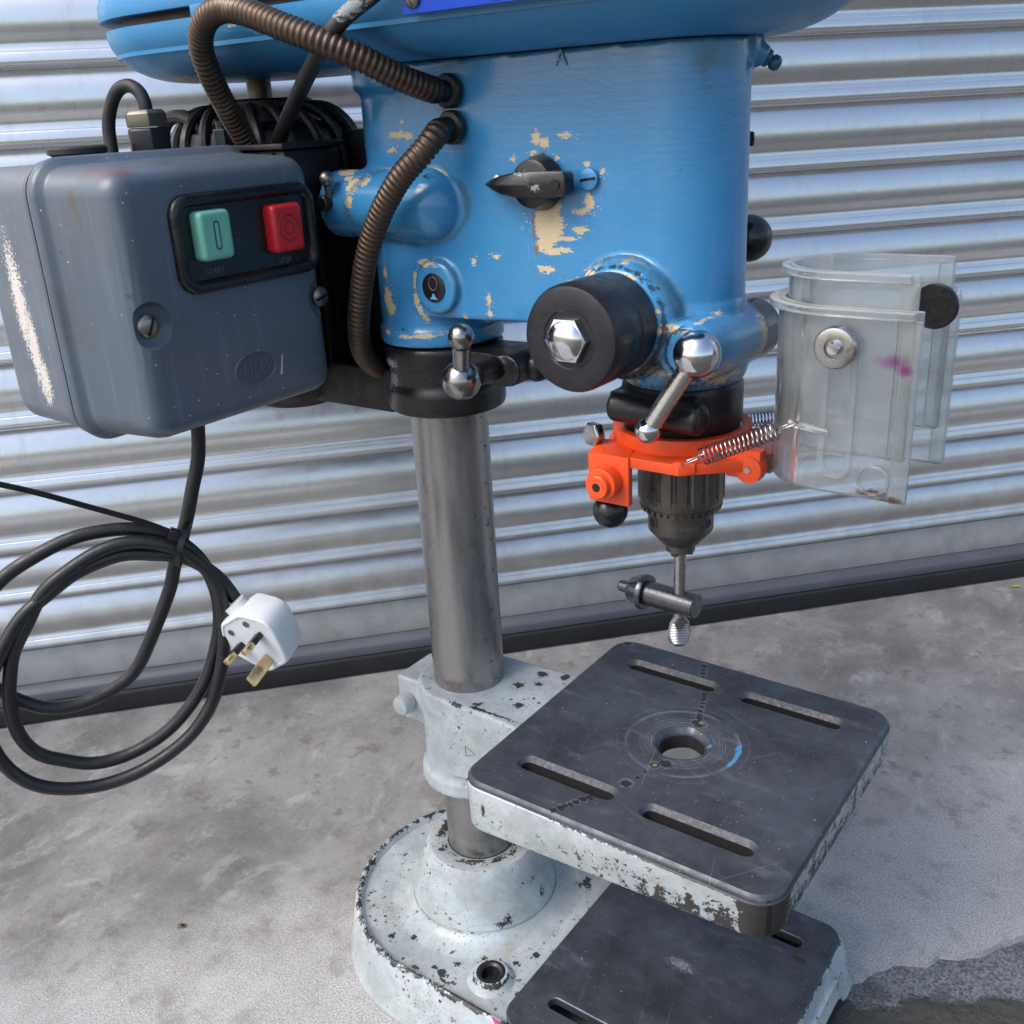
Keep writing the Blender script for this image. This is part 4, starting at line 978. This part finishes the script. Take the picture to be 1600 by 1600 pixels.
nm = bpy.data.meshes.new_from_object(cover.evaluated_get(dg)); cover.modifiers.clear(); cover.data = nm; nm.name = 'cover'
bpy.data.objects.remove(co)
bm = bmesh.new(); bm.from_mesh(nm)
for e in bm.edges: e.smooth = len(e.link_faces) == 2 and e.calc_face_angle(0) < R(50)
for q in bm.faces: q.smooth = True
bm.to_mesh(nm); bm.free()
# scratch marks on the cover
mb = MB().loft([[(-40.05+e, -153.5, 664), (-40.05+e, -151.3, 665), (-40.05+e, -148.5, 680), (-40.05+e, -149.2, 680.5)] for e in (0, .12)]); mb.build('paint_fleck', simple("cream_fleck", (.66, .55, .42), .5), sb)
# glands on top
mb = MB().lathe([(17, 829), (17, 848), (15.6, 850)], (-160, -150, 0), seg=6); mb.build('cable_gland', BLK_D, sb, bevel=.8)
MB().lathe([(16.6, 850.4), (17, 851), (17, 860), (14, 863)], (-160, -150, 0), seg=6).build('gland_nut', simple('dull_gland_brass', (.16, .15, .12), .35, .8), sb, bevel=.8)
mb = MB().lathe([(19, 826), (19, 833), (22, 834.5), (22, 838), (20, 839.5)], (-175, -205, 0), seg=32); mb.build('blanking_plug', RUBB, sb)
MB().tube(catmull([(-160, -150, 855), (-158, -150, 866), (-163, -150, 876), (-172, -152, 881), (-183, -155, 878), (-192, -158, 866), (-197, -160, 849), (-195, -162, 820)], 6), 5.2, 14).build('loop_cable', RUBB, sb)

# flexible conduits
def conduit(pts_, r_=9.3, pitch=4.4):
    path = resample(catmull(pts_, 14), pitch/4); rad = [(r_-1.5, r_-.35, r_+.1, r_-.35)[k % 4] for k in range(len(path))]
    return MB().tube(path, r_, 20, rad).build('flexible_conduit', COND, DR, sharp=180)
conduit([(66, -66, 864), (65, -79, 867), (59, -98, 874), (47, -122, 887), (28, -138, 898), (1, -146, 909), (-30, -148, 920), (-56, -148, 924), (-79, -145, 918), (-97, -137, 904), (-108, -123, 884), (-121, -100, 858), (-128, -82, 836), (-130, -72, 815), (-128, -66, 790)])
conduit([(68, -68, 837), (69, -76, 832), (63, -84, 822), (46, -88, 807), (28, -88, 788), (11, -86, 767), (-3, -84, 743), (-16, -80, 716), (-28, -74, 688), (-41, -60, 664), (-51, -38, 645), (-63, -8, 633), (-78, 25, 622)])
MB().tube(catmull([(-116, -60, 826), (-90, -74, 842), (-37, -102, 867), (10, -128, 886), (31, -133, 900), (47, -130, 912), (75, -129, 924), (120, -129, 945)], 8), 6, 14).build('motor_cable', m_black("chipped_cable", [((55, -136, 916), (40, 10, 14))], .45), DR)

# power cable, plug
cord = [(-66,-222,655),(-66,-222,641),(-68,-225,612),(-72,-231,585),(-77,-238,559),(-85,-250,527),(-90,-256,505),(-98,-269,477),(-110,-287,442),(-121,-303,427),(-137,-326,419),(-150,-346,422),(-160,-360,430),(-166,-369,440),(-173,-379,459),(-172,-378,493),(-165,-367,522),(-154,-351,540),(-140,-330,553),(-125,-309,562),(-112,-289,564),(-98,-269,561),(-85,-250,551),(-75,-235,533),(-70,-228,510),(-69,-227,484),(-72,-231,456),(-80,-243,423),(-92,-260,398),(-105,-279,379),(-121,-302,368),(-135,-323,368),(-147,-341,377),(-156,-355,391),(-161,-362,413),(-161,-362,440),(-159,-358,461),(-155,-352,484),(-146,-340,507),(-138,-327,527),(-126,-311,541),(-113,-291,552),(-101,-273,555),(-88,-255,550),(-77,-239,538),(-69,-226,516),(-66,-222,489),(-67,-223,459),(-71,-230,431),(-80,-242,401),(-94,-263,376),(-113,-291,358),(-131,-317,352),(-147,-341,357),(-159,-359,368),(-168,-371,386),(-172,-377,409),(-171,-376,435),(-166,-369,462),(-158,-358,487),(-148,-342,511),(-135,-324,526),(-123,-305,538),(-106,-280,545),(-92,-260,542),(-80,-242,535),(-71,-230,522),(-65,-221,507),(-60,-213,486)]
VD = Vector((.66, -.75, 0))                # towards the viewer's side, to lay the turns over each other
lay = []
for i, p in enumerate(cord):
    d = -7 if i < 6 else (-11 if i < 17 else (-6 if i < 24 else (0 if i < 34 else (6 if i < 46 else (11 if i < 56 else (9 if i < 62 else 2))))))
    lay.append(d)
for _ in range(4): lay = [lay[0]]+[(lay[i-1]+2*lay[i]+lay[i+1])/4 for i in range(1, len(lay)-1)]+[lay[-1]]
cp = [Vector(p)+VD*d+Vector((mnoise.noise(Vector((i*.37, 1, 0))), mnoise.noise(Vector((i*.37, 5, 0))), mnoise.noise(Vector((i*.41, 9, 0)))))*2.4 for i, (p, d) in enumerate(zip(cord, lay))]
end = cp[-1]
cable = MB().tube(resample(catmull(cp, 8), 3.2), 5.4, 16).build('power_cable', m_black('scuffed_cable_rubber', (), .42), DR, 'black power cable hanging in coils', sharp=180)
MB().lathe([(9, 0), (9, 8), (7.5, 10)], (-66, -222, 645), seg=20).build('cable_grommet', RUB, DR)
# plug: local x across, y along the body away from the cable, z out of the pin face
plug = empty('plug'); plug.parent = DR; plug['label'] = 'white three pin plug hanging from the power cable'
zf = (-f*.74-rt*.36-up*.56).normalized(); yf = rt*.42-up*.9; yf = (yf-zf*yf.dot(zf)).normalized(); xf = yf.cross(zf)
PM = Matrix((xf, yf, zf)).transposed().to_4x4(); PM.translation = end+yf*26+zf*9-f*12+rt*3
PM = PM @ Matrix.Scale(1.2, 4)
def pl(mb, name, mat, **k): mb.xform(PM); return mb.build(name, mat, plug, **k)
po = [(-11, -20), (11, -20), (18, -17), (24.5, -8), (25, 0), (21, 13), (13, 24), (8, 27), (-8, 27), (-13, 24), (-21, 13), (-25, 0), (-24.5, -8), (-18, -17)]
po = [(-10, -20), (10, -20), (13, -18.5), (22, -10), (24.5, -6), (25, -2), (24, 4), (14, 24), (11.5, 26.5), (8, 27.5), (-8, 27.5), (-11.5, 26.5), (-14, 24), (-24, 4), (-25, -2), (-24.5, -6), (-22, -10), (-13, -18.5)]
pl(MB().loft([[(x*s_, (y-2)*s_+2, z_) for x, y in po] for s_, z_ in ((.84, -20), (.92, -18), (.98, -8), (1., 2), (.985, 5.5), (.95, 6.5), (.90, 6.6), (.88, 6.0))]), 'plug_body', PLUGW, sharp=30)
pl(MB().cyl((0, -24, -6), (0, -17, -6), 8, 20), 'cord_grip', PLUGW)
for x in (-11, 11):
    pl(MB().box(x-3.1, x+3.1, -2, 2, 6, 15.5), 'pin_sleeve', RUB, bevel=.4); pl(MB().box(x-3.1, x+3.1, -2, 2, 15.6, 23.7), 'pin', BRASS, bevel=.8)
pl(MB().box(-2, 2, 14, 22, 6, 29), 'earth_pin', BRASS, bevel=.9)
for x in (-9, 9): pl(MB().lathe([(2.4, 0), (2.4, .5), (1.2, .6)], (x, -11, 6), seg=14), 'plug_screw', SCW)
# the two knots of tie
tie = empty('cable_tie', (-77, -238, 555)); tag(tie, 'black cable tie with a long tail holding the cable coil', 'cable tie')
TO = Vector((-77, -238, 555))
def tl(p): return Vector(p)-TO
mb = MB(); pth = catmull([tl((-144, -337, 621))+VD*14, tl((-131, -317, 610))+VD*14, tl((-111, -287, 591))+VD*14, tl((-92, -260, 573))+VD*13, tl((-81, -244, 560))+VD*12], 6)
lo = []
for i, p in enumerate(pth):
    t_ = (pth[min(i+1, len(pth)-1)]-pth[max(i-1, 0)]).normalized(); s_ = t_.cross(VD).normalized()
    lo.append([p+s_*2.1+VD*.7, p-s_*2.1+VD*.7, p-s_*2.1-VD*.7, p+s_*2.1-VD*.7])
mb.loft(lo); mb.build('tail', RUB, tie)
mb = MB().box(-4, 4, -3.5, 3.5, -4, 4); mb.xform(Matrix.Translation(tl((-80, -243, 559))+VD*13) @ Matrix.Rotation(.9, 4, 'Z') @ Matrix.Rotation(.5, 4, 'Y')); mb.build('head', RUB, tie, bevel=.8)
cen = tl((-79, -241, 545))+VD*3; ua = Vector((.20, .3, .93)).normalized(); va = VD.normalized(); va = (va-ua*va.dot(ua)).normalized(); lo = []
ax3 = ua.cross(va)
for k in range(40):
    a = 2*PI*k/40; d = ua*math.cos(a)*17+va*math.sin(a)*15; e = d*1.07
    lo.append([cen+d+ax3*2.2, cen+d-ax3*2.2, cen+e-ax3*2.2, cen+e+ax3*2.2])
lo.append(lo[0]); MB().loft(lo, False, False).build('loop', RUB, tie)

# chuck key gripped in the chuck
ck = empty('chuck_key', (231.5, 0, 425)); tag(ck, 'steel chuck key gripped by its handle in the drill chuck', 'chuck key')
KO = Vector((231.5, 0, 425))
def kk(mb, name, mat, **k): mb.v = [tuple(Vector(p)-KO) for p in mb.v]; return mb.build(name, mat, ck, **k)
kk(MB().lathe([(4, 452), (5, 453), (5, 515)], o3, seg=28), 'handle_bar', STEEL)
kd = Vector((1, -.06, 0)).normalized(); kc_ = Vector((231.5, 0, 466))
kk(MB().lathe([(10.4, -30), (10.4, 15.2), (9.6, 16), (2, 16)], kc_, kd, 36), 'key_body', KEYST)
def gt(r, k, a): return r-(2.6 if (a*10/(2*PI)) % 1 > .5 else 0)
kk(MB().lathe([(14.5, -30.6), (15.2, -32), (15.2, -35), (14.8, -35.4)], kc_, kd, 40), 'key_flange', KEYST)
kk(MB().lathe([(14.4, -35), (13.8, -40), (10, -47), (7, -47.5)], kc_, kd, 80, rf=gt), 'key_gear', KEYST, sharp=25)
kk(MB().lathe([(5, -47), (5, -57), (4, -58.5), (1, -58.7)], kc_, kd, 24), 'key_pilot', KEYST)
mb = MB(); lo = []
fu = Vector((.78, .62, 0)); fw = Vector((-.62, .78, 0))
for z_, w_, th in ((456, 4.8, 4.8), (452, 5.2, 4.2), (447.5, 8, 3), (441, 9.6, 2.5), (434, 9.4, 2.4), (428.5, 7.6, 2.2), (425, 4, 1.6)):
    c = Vector((231.5, 0, z_)); lo.append([c+fu*w_*math.cos(2*PI*k/24)+fw*th*math.sin(2*PI*k/24) for k in range(24)])
mb.loft(lo); kk(mb, 'handle_tip', STEEL)
mb = MB()
for k in range(13):
    z_ = 428+k*1.5; w_ = 8.4*math.sqrt(max(.05, 1-((z_-438)/13)**2)); c = Vector((231.5, 0, z_))-fw*2.1
    mb.cyl(c-fu*w_+Vector((0, 0, .8)), c+fu*w_-Vector((0, 0, .8)), .5, 6)
o_ = mb.b = kk(mb, 'tip_serration', simple("bright_serration", (.7, .7, .7), .3, 1.), sharp=180); o_['kind'] = 'stuff'
